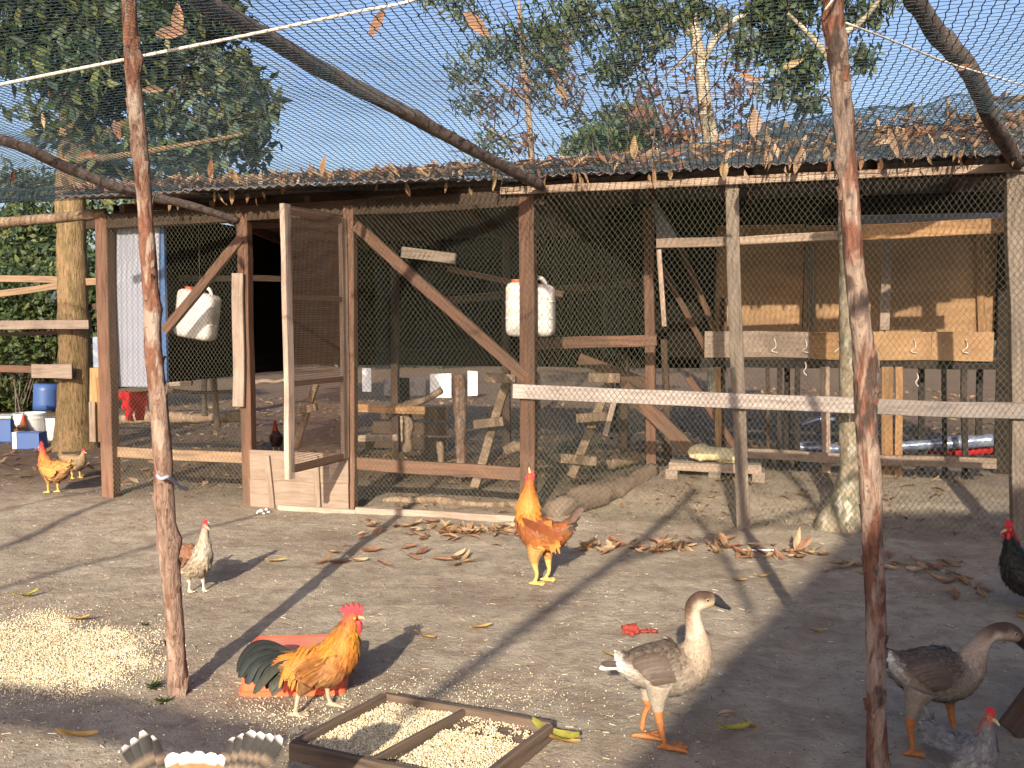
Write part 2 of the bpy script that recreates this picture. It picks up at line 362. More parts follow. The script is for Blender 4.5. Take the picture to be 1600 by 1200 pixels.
# ================================================================ THE COOP
coop = thing('chicken_coop', 'long low timber chicken coop with netted front and iron roof', 'coop', W3(3.4, 1, 0), YAW)
def fplank(name, a, b, w, t, mat, off=0, parent=coop, off2=None, **k):
    return plank(name, FP(a[0], a[1], off), FP(b[0], b[1], off if off2 is None else off2), w, t, mat, parent, **k)
def post(a, b, w, mat, off=.05, t=None):
    p0 = FP(a[0], a[1], off); p1 = FP(b[0], b[1], off); p1.z = min(p1.z, hh(p1.x, p1.y)-.05)
    return plank('post', p0, p1, w, t or w*.9, mat, coop)
post((163, 335), (175, 778), .115, M['brown']); post((381, 335), (391, 796), .095, M['brown'])
post((547, 322), (549, 803), .085, M['brown']); post((826, 300), (825, 824), .115, M['brown'])
post((1142, 285), (1163, 834), .092, M['grey']); post((1586, 250), (1594, 862), .11, M['grey'])
post((1013, 325), (1018, 745), .085, M['brown'], 1.35); post((1030, 300), (1045, 735), .06, M['dark'], 2.1)
fplank('eave_beam', (140, 348), (852, 309), .12, .1, M['dark'], .06); fplank('eave_beam', (840, 300), (1700, 262), .06, .09, M['dark'], .09)
fplank('fascia_board', (782, 299), (1640, 259), .055, .03, M['pale'], -.03)
fplank('brace', (556, 352), (822, 590), .085, .05, M['brown'], .02); fplank('brace', (378, 372), (258, 518), .075, .05, M['brown'], .02)
fplank('short_board', (628, 394), (712, 404), .085, .03, M['grey'], .35)
fplank('upright_board', (372, 427), (373, 635), .10, .03, M['palest'], -.03)
fplank('lower_rail', (185, 706), (385, 716), .09, .03, M['railbrown'], .08); fplank('lower_rail', (555, 724), (822, 741), .10, .04, M['brown'], .08)
fplank('sill_board', (436, 799), (556, 806), .095, .04, M['palest'], -.06); fplank('sill_board', (557, 802), (818, 818), .10, .04, M['palest'], -.05)
fplank('sill_board', (864, 824), (1285, 851), .07, .035, M['grey'], -.02)
fplank('middle_rail', (802, 611), (1336, 633), .105, .035, M['railgrey'], -.03)
fplank('middle_rail', (1338, 633), (1660, 645), .105, .03, M['railgrey'], -.03)
fplank('upper_rail', (1026, 381), (1142, 377), .07, .04, M['pale'], .32); fplank('upper_rail', (1144, 377), (1320, 367), .06, .04, M['pale'], .32)
fplank('upper_rail', (1318, 364), (1592, 351), .105, .04, M['orange'], .32)
fplank('stick', (1031, 390), (1037, 510), .035, .03, M['pale'], .34)
fplank('tie_beam', (836, 537), (1026, 531), .095, .05, M['brown'], .9); fplank('tie_beam', (690, 470), (1010, 440), .07, .05, M['dark'], 1.9)
fplank('tie_beam', (275, 434), (440, 436), .055, .04, M['grey'], 1.2); fplank('tie_beam', (390, 352), (545, 350), .05, .05, M['brown'], .7)
fplank('ladder_brace', (1075, 590), (1150, 700), .06, .04, M['brown'], 1.9)
fplank('ladder_brace', (880, 460), (700, 420), .05, .05, M['brown'], 1.3)
# threshold panel under the door
th = FP(393, 705, -.02)
for (x0, x1, y0, y1) in ((392, 545, 704, 748), (392, 545, 750, 793)):
    p0 = FP(x0, (y0+y1)/2, -.015); p1 = FP(x1, (y0+y1)/2+6, -.015)
    plank('threshold_board', p0, p1, (y1-y0+3)/F*p0.y, .02, M['panel'], coop)
fplank('batten', (417, 712), (426, 796), .045, .025, M['panel'], -.045); fplank('batten', (494, 712), (497, 792), .045, .025, M['panel'], -.045)
# roof: front slope (visible) and back slope, corrugated
def corrug(name, pts, mat, parent, wave=.076, amp=.010, th=.004):
    """pts: 4 corners a(front left) b(front right) c(back right) d(back left)"""
    a, b, c, d = pts; L = (b-a).length; n = int(L/wave)*4; k = 5; nrm = (b-a).cross(d-a).normalized(); v = []; f = []
    sd = R.random()*50
    for j in range(k+1):
        for i in range(n+1):
            u = i/n; w = j/k; p = (a*(1-u)+b*u)*(1-w)+(d*(1-u)+c*u)*w
            p = p+nrm*(amp*math.sin(i*math.pi/2)+.012*mn.noise(Vector((u*L, w*2, sd))))
            v.append(tuple(p))
    m = len(v); v += [tuple(Vector(q)-nrm*th) for q in v]
    for j in range(k):
        for i in range(n):
            q = j*(n+1)+i; f.append((q, q+1, q+n+2, q+n+1)); f.append((m+q, m+q+n+1, m+q+n+2, m+q+1))
    for i in range(n): f.append((i, m+i, m+i+1, i+1))
    cc = (a+c)/2
    return link(name, mk([tuple(Vector(q)-cc) for q in v], f), mat, parent, Matrix.Translation(cc))
ZE = 2.47; sL = -.15; 
sh = [sL, 1.0, 2.05, 3.1, 4.15, 5.2, 6.25, 7.6]
def ridge_z(s): return ZE+.10+.37*float(sst(3.0, 7.2, s))
def eave_z(s): return ZE-.04+.07*float(sst(0, 7, s))
for k in range(7):
    s0, s1 = sh[k]-.03, sh[k+1]+.03; dz = .012*(k % 2); tr = 1.0; oh = -.34 if k < 3 else -.14
    corrug('roof_sheet', [W3(s0, oh, eave_z(s0)+.055+dz), W3(s1, oh, eave_z(s1)+.055+dz), W3(s1, tr, ridge_z(s1)+.07+dz), W3(s0, tr, ridge_z(s0)+.07+dz)], M['iron'], coop)
    corrug('roof_sheet', [W3(s0, tr-.03, ridge_z(s0)+.09-dz), W3(s1, tr-.03, ridge_z(s1)+.09-dz), W3(s1, 3.4, 2.40-dz), W3(s0, 3.4, 2.40-dz)], M['iron'], coop)
for k in range(9):
    s = .1+k*.85
    plank('rafter', W3(s, .1, eave_z(s)+.0), W3(s, 1.0, ridge_z(s)+.0), .07, .05, M['brown'], coop, nrm=E); plank('rafter', W3(s, 1.0, ridge_z(s)+.02), W3(s, 3.3, 2.33), .07, .05, M['brown'], coop, nrm=E)
plank('ridge_beam', W3(-.1, 1.0, ridge_z(0)-.05), W3(7.5, 1.0, ridge_z(7.5)-.05), .08, .06, M['dark'], coop, wob=0)
# back wall of the left rooms: dark boards above an open gap
for k in range(9):
    z = 1.08+k*.155
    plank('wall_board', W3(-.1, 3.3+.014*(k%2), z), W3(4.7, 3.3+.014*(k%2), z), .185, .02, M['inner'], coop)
for s in (-.05, 1.3, 2.6, 3.9): plank('post', W3(s, 3.24, 2.35), W3(s, 3.24, -.05), .08, .07, M['dark'], coop)
for k in range(3): plank('wall_board', W3(.9+k*.1, 3.3, .1+k*.17), W3(1.9, 3.3, .1+k*.17), .14, .02, M['dark'], coop)
# left side wall and the partition boards
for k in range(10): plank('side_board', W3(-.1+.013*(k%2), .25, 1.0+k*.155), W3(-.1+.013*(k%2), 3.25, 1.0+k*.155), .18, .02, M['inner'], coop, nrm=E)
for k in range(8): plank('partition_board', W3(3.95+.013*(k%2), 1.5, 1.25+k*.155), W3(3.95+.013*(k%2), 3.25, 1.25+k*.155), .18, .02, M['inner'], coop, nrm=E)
# right room : plywood wall, nest boxes, legs
WB = 1.95
def wp(px, py, off=WB): return FP(px, py, off)
def panel(name, x0, y0, x1, y1, mat, off, t=.015, parent=coop, skew=0):
    a = FP(x0, (y0+y1)/2, off); b = FP(x1, (y0+y1)/2+skew, off); c = (a+b)/2
    hgt = (FP((x0+x1)/2, y0, off)-FP((x0+x1)/2, y1, off)).length
    return plank(name, a, b, hgt, t, mat, parent, wob=0)
for (x0, x1, m) in ((1118, 1255, 'ply'), (1257, 1384, 'ply'), (1386, 1556, 'ply')): panel('plywood_panel', x0, 352, x1, 530, M[m], WB+.02)
panel('side_panel', 1557, 350, 1640, 770, M['blackhole'], WB-.1, .03)
panel('metal_flashing', 1345, 336, 1580, 352, M['bluesheet'], WB-.03, .01, skew=-4)
panel('hanging_strip', 1377, 372, 1392, 516, M['palest'], WB-.36, .02)
fplank('wall_stud', (1265, 362), (1268, 520), .06, .03, M['grey'], WB-.02); fplank('wall_stud', (1530, 360), (1533, 520), .06, .03, M['orange'], WB-.02)
plank('partition_board', W3(5.0, 1.7, 1.35), W3(4.9, 2.2, 1.35), .7, .02, M['brown'], coop, nrm=E)
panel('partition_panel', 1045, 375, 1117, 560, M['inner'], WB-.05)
fplank('leaning_pole', (1060, 380), (1118, 520), .05, .04, M['brown'], WB-.2); fplank('leaning_pole', (1030, 410), (1105, 550), .05, .04, M['brown'], WB-.15)
v = [FP(1020, 308, 1.4), FP(1060, 372, 1.4), FP(1026, 372, 1.4)]
o = link('metal_flashing', mk([tuple(p) for p in v]+[tuple(p+N*.01) for p in v], [(0, 1, 2), (5, 4, 3), (0, 3, 4, 1), (1, 4, 5, 2), (2, 5, 3, 0)]), M['bluesheet'], coop)
nb = thing('nest_box_bench', 'row of plywood nest boxes raised on dark legs under roof', 'nest boxes', FP(1330, 720, WB-.3), YAW)
def npk(name, a, b, w, t, mat, off=WB-.4): return plank(name, FP(a[0], a[1], off), FP(b[0], b[1], off), w, t, mat, nb)
npk('front_board', (1101, 538), (1266, 540), .225, .02, M['palest']); npk('front_board', (1266.6, 540), (1330, 541), .23, .018, M['orange'])
npk('front_board', (1330.6, 541), (1455, 541), .235, .019, M['ply']); npk('front_board', (1455.6, 541), (1552, 542), .235, .018, M['ply'])
npk('bench_rail', (1095, 568), (1556, 570), .07, .05, M['blackwood'], WB-.36)
for x0, x1 in ((1101, 1325), (1327, 1552)):
    a = FP(x0, 559, WB-.2); b = FP(x1, 559, WB-.2); plank('bench_board', a, b, .38, .02, M['dark'], nb, nrm=(0, 0, 1), wob=0)
for x, w, m in ((1122, .05, 'orange'), (1200, .035, 'dark'), (1218, .045, 'blackwood'), (1246, .045, 'blackwood'), (1290, .07, 'pale'), (1386, .09, 'orange'), (1404, .06, 'orange'), (1475, .035, 'blackwood'), (1507, .045, 'blackwood')):
    p0 = FP(x, 573, WB-.38); p1 = FP(x+1, 716, WB-.38); p1.z = hh(p1.x, p1.y)-.03
    plank('leg', p0, p1, w, .045, M[m], nb)
for x in (1130, 1230, 1340, 1440, 1530):
    p0 = FP(x, 562, WB-.02); p1 = FP(x, 700, WB-.02); p1.z = hh(p1.x, p1.y)-.03; plank('leg', p0, p1, .05, .04, M['blackwood'], nb)
for a, b in (((1100, 706), (1312, 716)), ((1314, 716), (1556, 724))): npk('bottom_rail', a, b, .085, .05, M['pale'], WB-.46)
for x in (1210, 1258, 1310, 1428, 1509):
    p = FP(x, 530, WB-.43); pts = [p, p+E*.012+Vector((0, 0, -.035)), p+E*(.01)+Vector((0, 0, -.07)), p-E*.02+Vector((0, 0, -.10)), p+E*.03*R.choice((-1, 1))+Vector((0, 0, -.115))]
    tube('twine_tie', pts, .005, M['rope'], nb, sides=5)
for x, y in ((1258, 566), (1367, 563), (1433, 583)):
    p = FP(x, y, WB-.45); tube('twine_tie', [p, p+Vector((.01, 0, -.04)), p+Vector((-.01, 0, -.08)), p+Vector((.015, 0, -.11))], .005, M['rope'], nb, sides=5)
plank('dark_gap_filler', W3(3.9, WB+.1, 2.42), W3(7.6, WB+.1, 2.42), .34, .02, M['blackhole'], coop, wob=0)  # near-black board added to hide the sky gap under the roof
plank('dark_gap_backing', W3(4.3, WB+.13, 1.8), W3(7.6, WB+.13, 1.8), .95, .02, M['inner'], coop, wob=0)  # near-black panel added behind the plywood joints to block the sky
# hinged blue-white sheet in left bay
panel('sheet_panel', 178, 350, 250, 606, M['bluesheet'], .16, .012); panel('sheet_edge', 250, 350, 260, 606, M['blue'], .16, .03)
o = corrug('sheet_panel', [FP(182, 604, .13), FP(249, 604, .13), FP(249, 352, .13), FP(182, 352, .13)], M['bluesheet'], coop, .05, .006)
# open door
door = thing('door', None, None, FP(541, 800, .0)); adopt(door, coop); del_keys = [door.pop(k, None) for k in ('label', 'category')]
hx = FP(539, 500, -.02); fe = at(449, 500, hx.y*.905); D = Vector((fe.x-hx.x, fe.y-hx.y, 0)); DL = D.length; D.normalize(); DN = D.cross(Vector((0, 0, 1)))
zb, zt = .42, 2.29
def dp(u, z): return Vector((hx.x, hx.y, 0))+D*u+Vector((0, 0, z))
plank('stile', dp(.02, zb), dp(.02, zt), .075, .035, M['pale'], door, nrm=DN); plank('stile', dp(DL, zb-.05), dp(DL, zt+.02), .08, .04, M['palest'], door, nrm=DN)
for z, w in ((zb+.02, .055), (1.04, .04), (1.66, .04), (zt-.02, .06)): plank('rail', dp(.06, z), dp(DL-.045, z+R.uniform(-.01, .01)), w, .03, M['brown'], door, nrm=DN)
P = []; Q = []
for k in range(int(DL/.0165)): u = .03+k*.0165; P.append(dp(u, zb)-DN*.022); Q.append(dp(u+.004, zt)-DN*.022)
for k in range(int((zt-zb)/.0165)): z = zb+k*.0165; P.append(dp(.03, z)-DN*.022); Q.append(dp(DL-.02, z)-DN*.022)
vv, ff = threads([tuple(p) for p in P], [tuple(p) for p in Q], .0017); link('wire_mesh', mk(vv, ff), M['wire'], door)
# a dusty torn lining cloth behind the mesh, upper part of door
def sheet(f, nu, nv): return [tuple(f(i/nu, j/nv)) for j in range(nv+1) for i in range(nu+1)], [(j*(nu+1)+i, j*(nu+1)+i+1, (j+1)*(nu+1)+i+1, (j+1)*(nu+1)+i) for j in range(nv) for i in range(nu)]
# ---- netting of the front
def diamond(s0, s1, z0f, z1f, place, a=.037, b=.0225, r=.00115, jit=.004, warp=.045, drop=0.0, sd=0):
    ni = int((s1-s0)/a); nj = int(2.7/b); I, J = np.meshgrid(np.arange(ni+1), np.arange(nj+1))
    s = s0+(I+(J % 2)*.5)*a; z = J*b
    s = s+warp*1.4*vn(s, z, 1.1, 30+sd)+jit*(NR.random(s.shape)-.5)*1.6; z = z+warp*2*vn(s, z, .8, 31+sd)+warp*vn(s, z, 2.5, 33+sd)+jit*(NR.random(s.shape)-.5)
    t = .025*vn(s, z, 1.5, 32+sd)
    Pt = place(s, t, z); P = []; Q = []
    for par in (0, 1):
        for dx in (0, 1):
            rows = np.arange(par, nj, 2)
            i0 = np.arange(0, ni); i1 = i0+dx-(1 if par == 0 else 0)
            ok = (i1 >= 0) & (i1 <= ni); a0 = i0[ok]; a1 = i1[ok]
            p = Pt[rows][:, a0]; q = Pt[rows+1][:, a1]; zz = z[rows][:, a0]; ss = s[rows][:, a0]
            m = (zz > z0f(ss)) & (zz < z1f(ss)) & (ss > s0-.01) & (ss < s1)
            P.append(p[m]); Q.append(q[m])
    P = np.concatenate(P); Q = np.concatenate(Q)
    return threads(P, Q, r)
nE = np.array(E); nN = np.array(N); nA = np.array((A0.x, A0.y, 0.0)); UP = np.array((0, 0, 1.))
def place_front(off): return lambda s, t, z: nA+s[..., None]*nE+(t+off)[..., None]*nN+z[..., None]*UP
sp = fs(FP(390, 795)); sd_ = fs(FP(549, 800)); s8 = fs(FP(826, 820)); sR = fs(FP(1594, 860))+1.2; s13 = fs(FP(1280, 850))
one = lambda v: (lambda s: v+0*s)
vv, ff = diamond(.0, sp, one(.02), one(2.40), place_front(-.02), sd=1); link('netting', mk(vv, ff), M['net_fence'], coop)
vv, ff = diamond(sd_, s8, one(.08), one(2.42), place_front(-.02), sd=2); link('netting', mk(vv, ff), M['net_fence'], coop)
vv, ff = diamond(s8, sR, one(.02), one(2.44), place_front(-.07), a=.039, b=.027, r=.0013, sd=3); link('netting', mk(vv, ff), M['net_fence'], coop)
vv, ff = diamond(sd_, s8, one(.4), one(2.3), place_front(.5), a=.043, b=.026, r=.0009, sd=4); link('netting', mk(vv, ff), M['net_up'], coop)
sdir = (W3(s8+.75, 1.4, 0)-W3(s8, .05, 0)); SL = sdir.length; sdn = np.array(sdir.normalized()); sp0 = np.array(W3(s8, .05, 0)); snn = np.cross(sdn, UP)
vv, ff = diamond(0, SL, one(.1), one(2.3), lambda s, t, z: sp0+s[..., None]*sdn+t[..., None]*snn+z[..., None]*UP, a=.042, b=.026, r=.0012, sd=5); link('netting', mk(vv, ff), M['net_fence'], coop)
# ================================================================ OVERHEAD NET
def net_z(s, t):      # t<0 is towards the camera
    z = 2.50+.05*sst(0, 7, s)+.10*np.clip(-t, 0, 9)*(1-.045*np.clip(-t, 0, 9))
    z = z+.10*vn(s, t, .7, 40)*np.clip(-t, 0, 1)+.035*vn(s, t, 2.2, 41)*np.clip(-t, .25, 1)
    rz = np.array(ZE+.04+.37*sst(3.0, 7.2, s)+.13)
    up = (ZE+.06+.07*sst(0, 7, s))+(rz-(ZE+.06))*np.clip(t, 0, 1); return np.where(t > 0, up+.07+.02*vn(s, t, 3, 42), z)
S_, T_ = np.meshgrid(np.arange(-4.6, 9.5, .045), np.arange(-6.2, .95, .035))
dS = .22*vn(S_, T_, .55, 43)+.05*vn(S_, T_, 1.7, 44); dT = .22*vn(S_, T_, .6, 45)+.04*vn(S_, T_, 2.1, 46)
J = np.indices(S_.shape); hexa = ((J[0]+J[1]) % 2-.5)
s_ = S_+dS+.007*(NR.random(S_.shape)-.5)+hexa*.006; t_ = T_+dT+hexa*.009+.006*(NR.random(S_.shape)-.5)
zN = net_z(s_, t_); PN = nA+s_[..., None]*nE+t_[..., None]*nN+zN[..., None]*UP
VV = []; FF = []; off_ = 0
for (P, Q, rt) in ((PN[:, :-1].reshape(-1, 3), PN[:, 1:].reshape(-1, 3), .0017), (PN[:-1].reshape(-1, 3), PN[1:].reshape(-1, 3), .0027)):
    keep = np.linalg.norm(P-Q, axis=1) < .2; mid = (P+Q)/2-nA; keep &= ~((mid@nN > .1) & (mid@nE < -.3))   # left of the coop the net stops at the eave line
    vv, ff = threads(P[keep], Q[keep], rt); VV.append(vv); FF.append(ff+off_); off_ += len(vv)
o = link('overhead_net', mk(np.concatenate(VV), np.concatenate(FF)), M['net_up']); tag(o, 'green knotted netting stretched overhead from the coop eave', 'net')
# rumpled second layer bunched along the eave and over the roof
a = .045; S2, T2 = np.meshgrid(np.arange(-2.4, 7.9, a), np.arange(-.22, 1.1, a)); s2 = S2+.12*vn(S2, T2, 2, 50); t2 = T2+.12*vn(S2, T2, 2.2, 51)
z2 = net_z(s2, t2)+.02+.07*vn(s2*1.0, t2, 3.5, 52)*1.2-.10*np.clip(-t2, 0, 1)
P2 = nA+s2[..., None]*nE+t2[..., None]*nN+z2[..., None]*UP
m_ = (S2 > -.1) | (T2 < .1)
def segs(A, B, m): return A[m], B[m]
Pa, Qa = segs(P2[:, :-1], P2[:, 1:], m_[:, :-1] & m_[:, 1:]); Pb, Qb = segs(P2[:-1], P2[1:], m_[:-1] & m_[1:])
vv, ff = threads(np.concatenate([Pa, Pb]), np.concatenate([Qa, Qb]), .003)
o = link('bunched_net', mk(vv, ff), M['net_up']); tag(o, 'rumpled dark green net bunched along the eave and iron roof', 'net')
# ================================================================ POLES, LOGS, ROPES
def flakes(o, pts, rr, mat, n):
    for _ in range(n):
        k = R.randint(0, len(pts)-2); u = R.random(); c = pts[k].lerp(pts[k+1], u); rad_ = rr[k]*(1-u)+rr[k+1]*u; a = R.uniform(0, 6.28)
        d = Vector((math.cos(a), math.sin(a), 0)); t = Vector((-d.y, d.x, 0)); L_ = R.uniform(.02, .06); w = R.uniform(.008, .016); q = R.uniform(.004, .012)
        b = c+d*rad_*.97; v = []
        for i_ in range(4):
            f_ = i_/3; e = b+Vector((0, 0, L_*(f_-.5)))+d*(q*f_*f_); ww = w*(1-.5*abs(f_-.4)); v += [e-t*ww-d*.004, e+d*.003, e+t*ww-d*.004]
        v = [tuple(x-c) for x in v]; m_ = [tuple(Vector(x)+d*.0025) for x in v]
        f = [(i_*3+j_, i_*3+j_+1, i_*3+j_+4, i_*3+j_+3) for i_ in range(3) for j_ in range(2)]; f += [tuple(12+x for x in reversed(y)) for y in f]; f += [(9, 10, 22, 21), (10, 11, 23, 22), (0, 3, 15, 12), (3, 6, 18, 15), (6, 9, 21, 18), (2, 14, 17, 5), (5, 17, 20, 8), (8, 20, 23, 11)]
        link('bark_flake', mk(v+m_, f), mat, o, Matrix.Translation(c))
def pole(name, label, cat, pix, Ys, rpx, mat, group=None, **k):
    if not hasattr(Ys, '__len__'): Ys = [Ys]*len(pix)
    pts = [at(x, y, d) for (x, y), d in zip(pix, Ys)]; r = [w*(.86 if name in ('pole', 'log_beam') else 1)/2/F*d for w, d in zip(rpx, Ys)]
    o = tube(name, pts, r, mat, **k)
    if name == 'pole': flakes(o, pts, r, mat, 46)
    return tag(o, label, cat, group)
LD = gp(280, 1083).y
pole('pole', 'reddish barked pole standing at left beside the heap of grain', 'pole', [(279, 1100), (273, 980), (263, 860), (250, 650), (241, 560), (232, 400), (224, 290), (207, 100), (201, 0), (196, -90)], LD, [38, 35, 34, 33, 31, 28, 27, 26, 25, 24], M['pole'], sides=20, n=150, rough=.16, knots=9)
pole('pole', 'thick dark peeling pole standing at right before the geese', 'pole', [(1371, 1262), (1369, 1050), (1367, 900), (1353, 650), (1350, 560), (1336, 430), (1324, 260), (1309, 100), (1300, -10), (1294, -90)], 3.08, [40, 36, 36, 40, 38, 35, 33, 36, 36, 34], M['pole2'], sides=20, n=150, rough=.2, knots=11)
ey = FP(840, 292, -.12).y
pole('log_beam', 'long grey log slanting from the upper left down to the eave', 'log', [(846, 290), (760, 246), (640, 180), (520, 118), (420, 60), (330, 8), (270, -30)], [ey, 6.4, 5.8, 5.3, 4.8, 4.4, 4.1], [20, 21, 25, 29, 31, 34, 36], M['log'], sides=14, rough=.18, knots=5, n=60)
pole('log_beam', 'twisted grey log running from the left picture edge to the coop post', 'log', [(372, 345), (300, 322), (200, 298), (110, 265), (60, 240), (0, 218), (-90, 190)], [7.45, 7.2, 6.9, 6.6, 6.4, 6.2, 6.0], [13, 15, 17, 19, 21, 19, 19], M['log'], sides=14, rough=.2, knots=4, n=60)
pole('log_beam', 'crooked dark log coming down at the right onto the roof corner', 'log', [(1590, 256), (1570, 222), (1545, 180), (1530, 140), (1505, 95), (1468, 58), (1440, 15), (1420, -40)], [6.25, 6.0, 5.6, 5.3, 5.1, 4.9, 4.7, 4.5], [24, 28, 29, 32, 34, 36, 34, 34], M['log'], sides=14, rough=.16, knots=4, n=60)
pole('rope', 'taut white rope crossing the net at upper left', 'rope', [(-60, 145), (0, 132), (200, 92), (400, 52), (560, 18), (640, 2), (700, -30)], [4.3, 4.25, 4.15, 4.05, 4.0, 4.0, 4.0], [5]*7, M['rope'], sides=6)
pole('rope', 'white rope slanting down to the right from the dark pole', 'rope', [(1322, 36), (1400, 66), (1480, 98), (1560, 122), (1640, 146)], [3.4, 4.0, 4.7, 5.4, 6.0], [3.4, 3, 3, 2.6, 2.4], M['rope'], sides=6)
pole('rope', 'short white rope tied around the top of the dark pole', 'rope', [(1289, 16), (1298, 4), (1306, -8), (1316, -30)], [3.02, 3.0, 3.0, 3.0], [4, 4, 4, 4], M['rope'], sides=6)
pole('twig', 'thin bent bare twig rising above the right roof', 'twig', [(1405, 195), (1425, 188), (1438, 172), (1443, 143)], 6.6, [4, 3, 2.4, 1.5], M['log'], sides=5)
pole('eave_rail', 'leaf strewn rail running left from the coop eave to the tree', 'rail', [(-60, 352), (60, 343), (165, 333)], [8.1, 8.1, 8.1], [17, 16, 15], M['roost'], sides=8, rough=.2, n=20)
# plastic strip tied on pole
p = [at(246, 743, LD-.07), at(252, 748, LD-.08), at(262, 745, LD-.07), at(267, 748, LD-.03), at(280, 760, LD+.05), at(292, 764, LD+.12)]
o = tube('plastic_strip', p, .008, M['bluesheet'], sides=5); tag(o, 'pale blue plastic strip knotted round the left pole', 'strip')
# beams of the pen that stand behind the viewer; their shadows fall on the yard
def shadow_beam(name, label, a, b, z, r):
    out = []
    for (px, py) in (a, b):
        p = gp(px, py); L = z/tn; out.append(Vector((p.x-L*SD.x/math.cos(el), p.y-L*SD.y/math.cos(el), z)))
    m = (out[0]+out[1])/2+Vector((.05, 0, .02))
    return tag(tube(name, [out[0], m, out[1]], [r, r*1.05, r], M['log'], sides=8, rough=.15), label, 'beam')
shadow_beam('pen_beam', 'long pen roof beam behind the viewer over the middle of the yard', (640, 1120), (1085, 745), 2.9, .036)
shadow_beam('pen_beam', 'pen roof beam behind the viewer at far left', (-90, 890), (168, 783), 2.9, .03)
shadow_beam('pen_beam', 'thin pen roof beam behind the viewer at left', (-60, 935), (420, 800), 2.9, .022)
shadow_beam('pen_beam', 'short thin pen roof beam behind the viewer', (0, 797), (160, 765), 2.9, .02)
shadow_beam('pen_beam', 'cross beam behind the viewer toward the right', (1075, 790), (1175, 960), 2.9, .025)
shadow_beam('pen_beam', 'broad low beam behind the viewer at bottom left', (-200, 1075), (430, 1180), 1.95, .07)
shadow_beam('pen_beam', 'crooked pen beam behind the viewer above the netted run', (1170, 700), (1330, 850), 2.9, .035)
shadow_beam('pen_beam', 'slim crooked pen beam behind the viewer above the pallet', (960, 880), (1330, 745), 2.9, .025)
# ================================================================ JERRYCANS
def jerrycan(label, c, w, h, d, tilt):
    t = thing('jerrycan', label, 'jerrycan', c, YAW, 'white jerrycans hung in the coop'); t.rotation_euler = (0, tilt, YAW)
    bm = bmesh.new(); bmesh.ops.create_cube(bm, size=1); 
    for v in bm.verts: v.co.x *= w; v.co.y *= d; v.co.z *= h; v.co.z += h/2
    for v in bm.verts:
        if v.co.z > h*.9 and v.co.x > 0: v.co.z -= h*.06
    bmesh.ops.bevel(bm, geom=bm.edges[:]+bm.verts[:], offset=w*.19, segments=4, profile=.6, affect='EDGES')
    child('body', bm_me(bm, True), M['can'], t)
    for k in range(2):
        z = h*(.33+.3*k); loop = []
        for q in range(25):
            an = q/24*2*math.pi; ca, sa = math.cos(an), math.sin(an); e = .35
            loop.append(((w/2-.002)*math.copysign(abs(ca)**e, ca), (d/2-.002)*math.copysign(abs(sa)**e, sa), z))
        child('rib', tubemesh(loop, [.006]*25, sides=6, n=72), M['can'], t)
    child('handle', tubemesh([(w*.02, 0, h*.94), (w*.06, 0, h*1.06), (w*.25, 0, h*1.05), (w*.33, 0, h*.9)], [.016]*4, sides=8), M['can'], t)
    child('neck', tubemesh([(-w*.3, 0, h*.93), (-w*.3, 0, h*1.0)], [.034, .034], sides=14), M['can'], t)
    child('cap', tubemesh([(-w*.3, 0, h*.995), (-w*.3, 0, h*1.045)], [.04, .038], sides=14), M['cap'], t)
    return t
j = jerrycan('clean white jerrycan with orange cap behind the middle post', FP(829, 526, .24), .37, .42, .2, 0)
j = jerrycan('tilted dusty white jerrycan behind the left diagonal brace', FP(304, 529, .42), .36, .42, .2, rad(9))
for px, py, of in ((812, 430, .24), (312, 440, .42)):
    p = FP(px, py, of); q = Vector((p.x, p.y, 2.4)); o = tube('hanging_wire', [p, (p+q)/2, q], .0025, M['wire'], sides=4); tag(o, 'thin wire holding up the %s jerrycan' % ('right' if px > 500 else 'left'), 'wire')
# ================================================================ INSIDE THE COOP: roosts, ladders, logs
def ladder(label, a, b, rungs, off, w=.075):
    A = FP(a[0], a[1], off); B = FP(b[0], b[1], off+.15); t = thing('roost_ladder', label, 'roost', A, YAW)
    plank('upright', A, B, w, .05, M['roost'], t)
    for (x, y, dx, dy) in rungs:
        c = FP(x, y, off-.03); plank('rung', c-E*dx/2-Vector((0, 0, dy)), c+E*dx/2+Vector((0, 0, dy)), .075, .06, M['roost'], t)
ladder('leaning roost post with two crosspieces left of the middle post', (740, 764), (794, 592), [(782, 591, .27, 0), (764, 660, .26, .02)], .95)
ladder('leaning roost post with three crosspieces right of the middle post', (893, 745), (950, 600), [(945, 590, .26, 0), (925, 652, .26, .01), (905, 718, .3, -.01)], .95)
ladder('slanting roost post behind the open wire door', (462, 700), (495, 600), [(480, 640, .2, .02)], 1.3, .06)
def beamlog(name, label, a, b, r, off, mat='roost', cat='log', off2=None, sq=False):
    p = FP(a[0], a[1], off); q = FP(b[0], b[1], off if off2 is None else off2)
    o = plank(name, p, q, r*2, r*1.2, M[mat]) if sq else tube(name, [p, p.lerp(q, .3)+Vector((.0, 0, .015)), p.lerp(q, .65)-Vector((0, 0, .012)), q], [r, r*1.12, r*.85, r*.95], M[mat], rough=.3 if mat != 'mound' else .5, n=26, knots=2)
    return tag(o, label, cat)
beamlog('roost_log', 'round red brown log standing upright inside the coop', (717, 585), (722, 745), .055, 1.3, 'brown' if 0 else 'pole')
beamlog('perch', 'long square perch low beside the open door', (556, 638), (665, 641), .035, 1.2, 'orange', 'perch', sq=True)
beamlog('perch', 'lower short perch of pale wood near the ground', (556, 684), (622, 684), .03, 1.1, 'pale', 'perch', sq=True)
beamlog('perch', 'thin dark perch crossing the left bay at knee height', (195, 612), (375, 611), .02, 1.6, 'dark', 'perch')
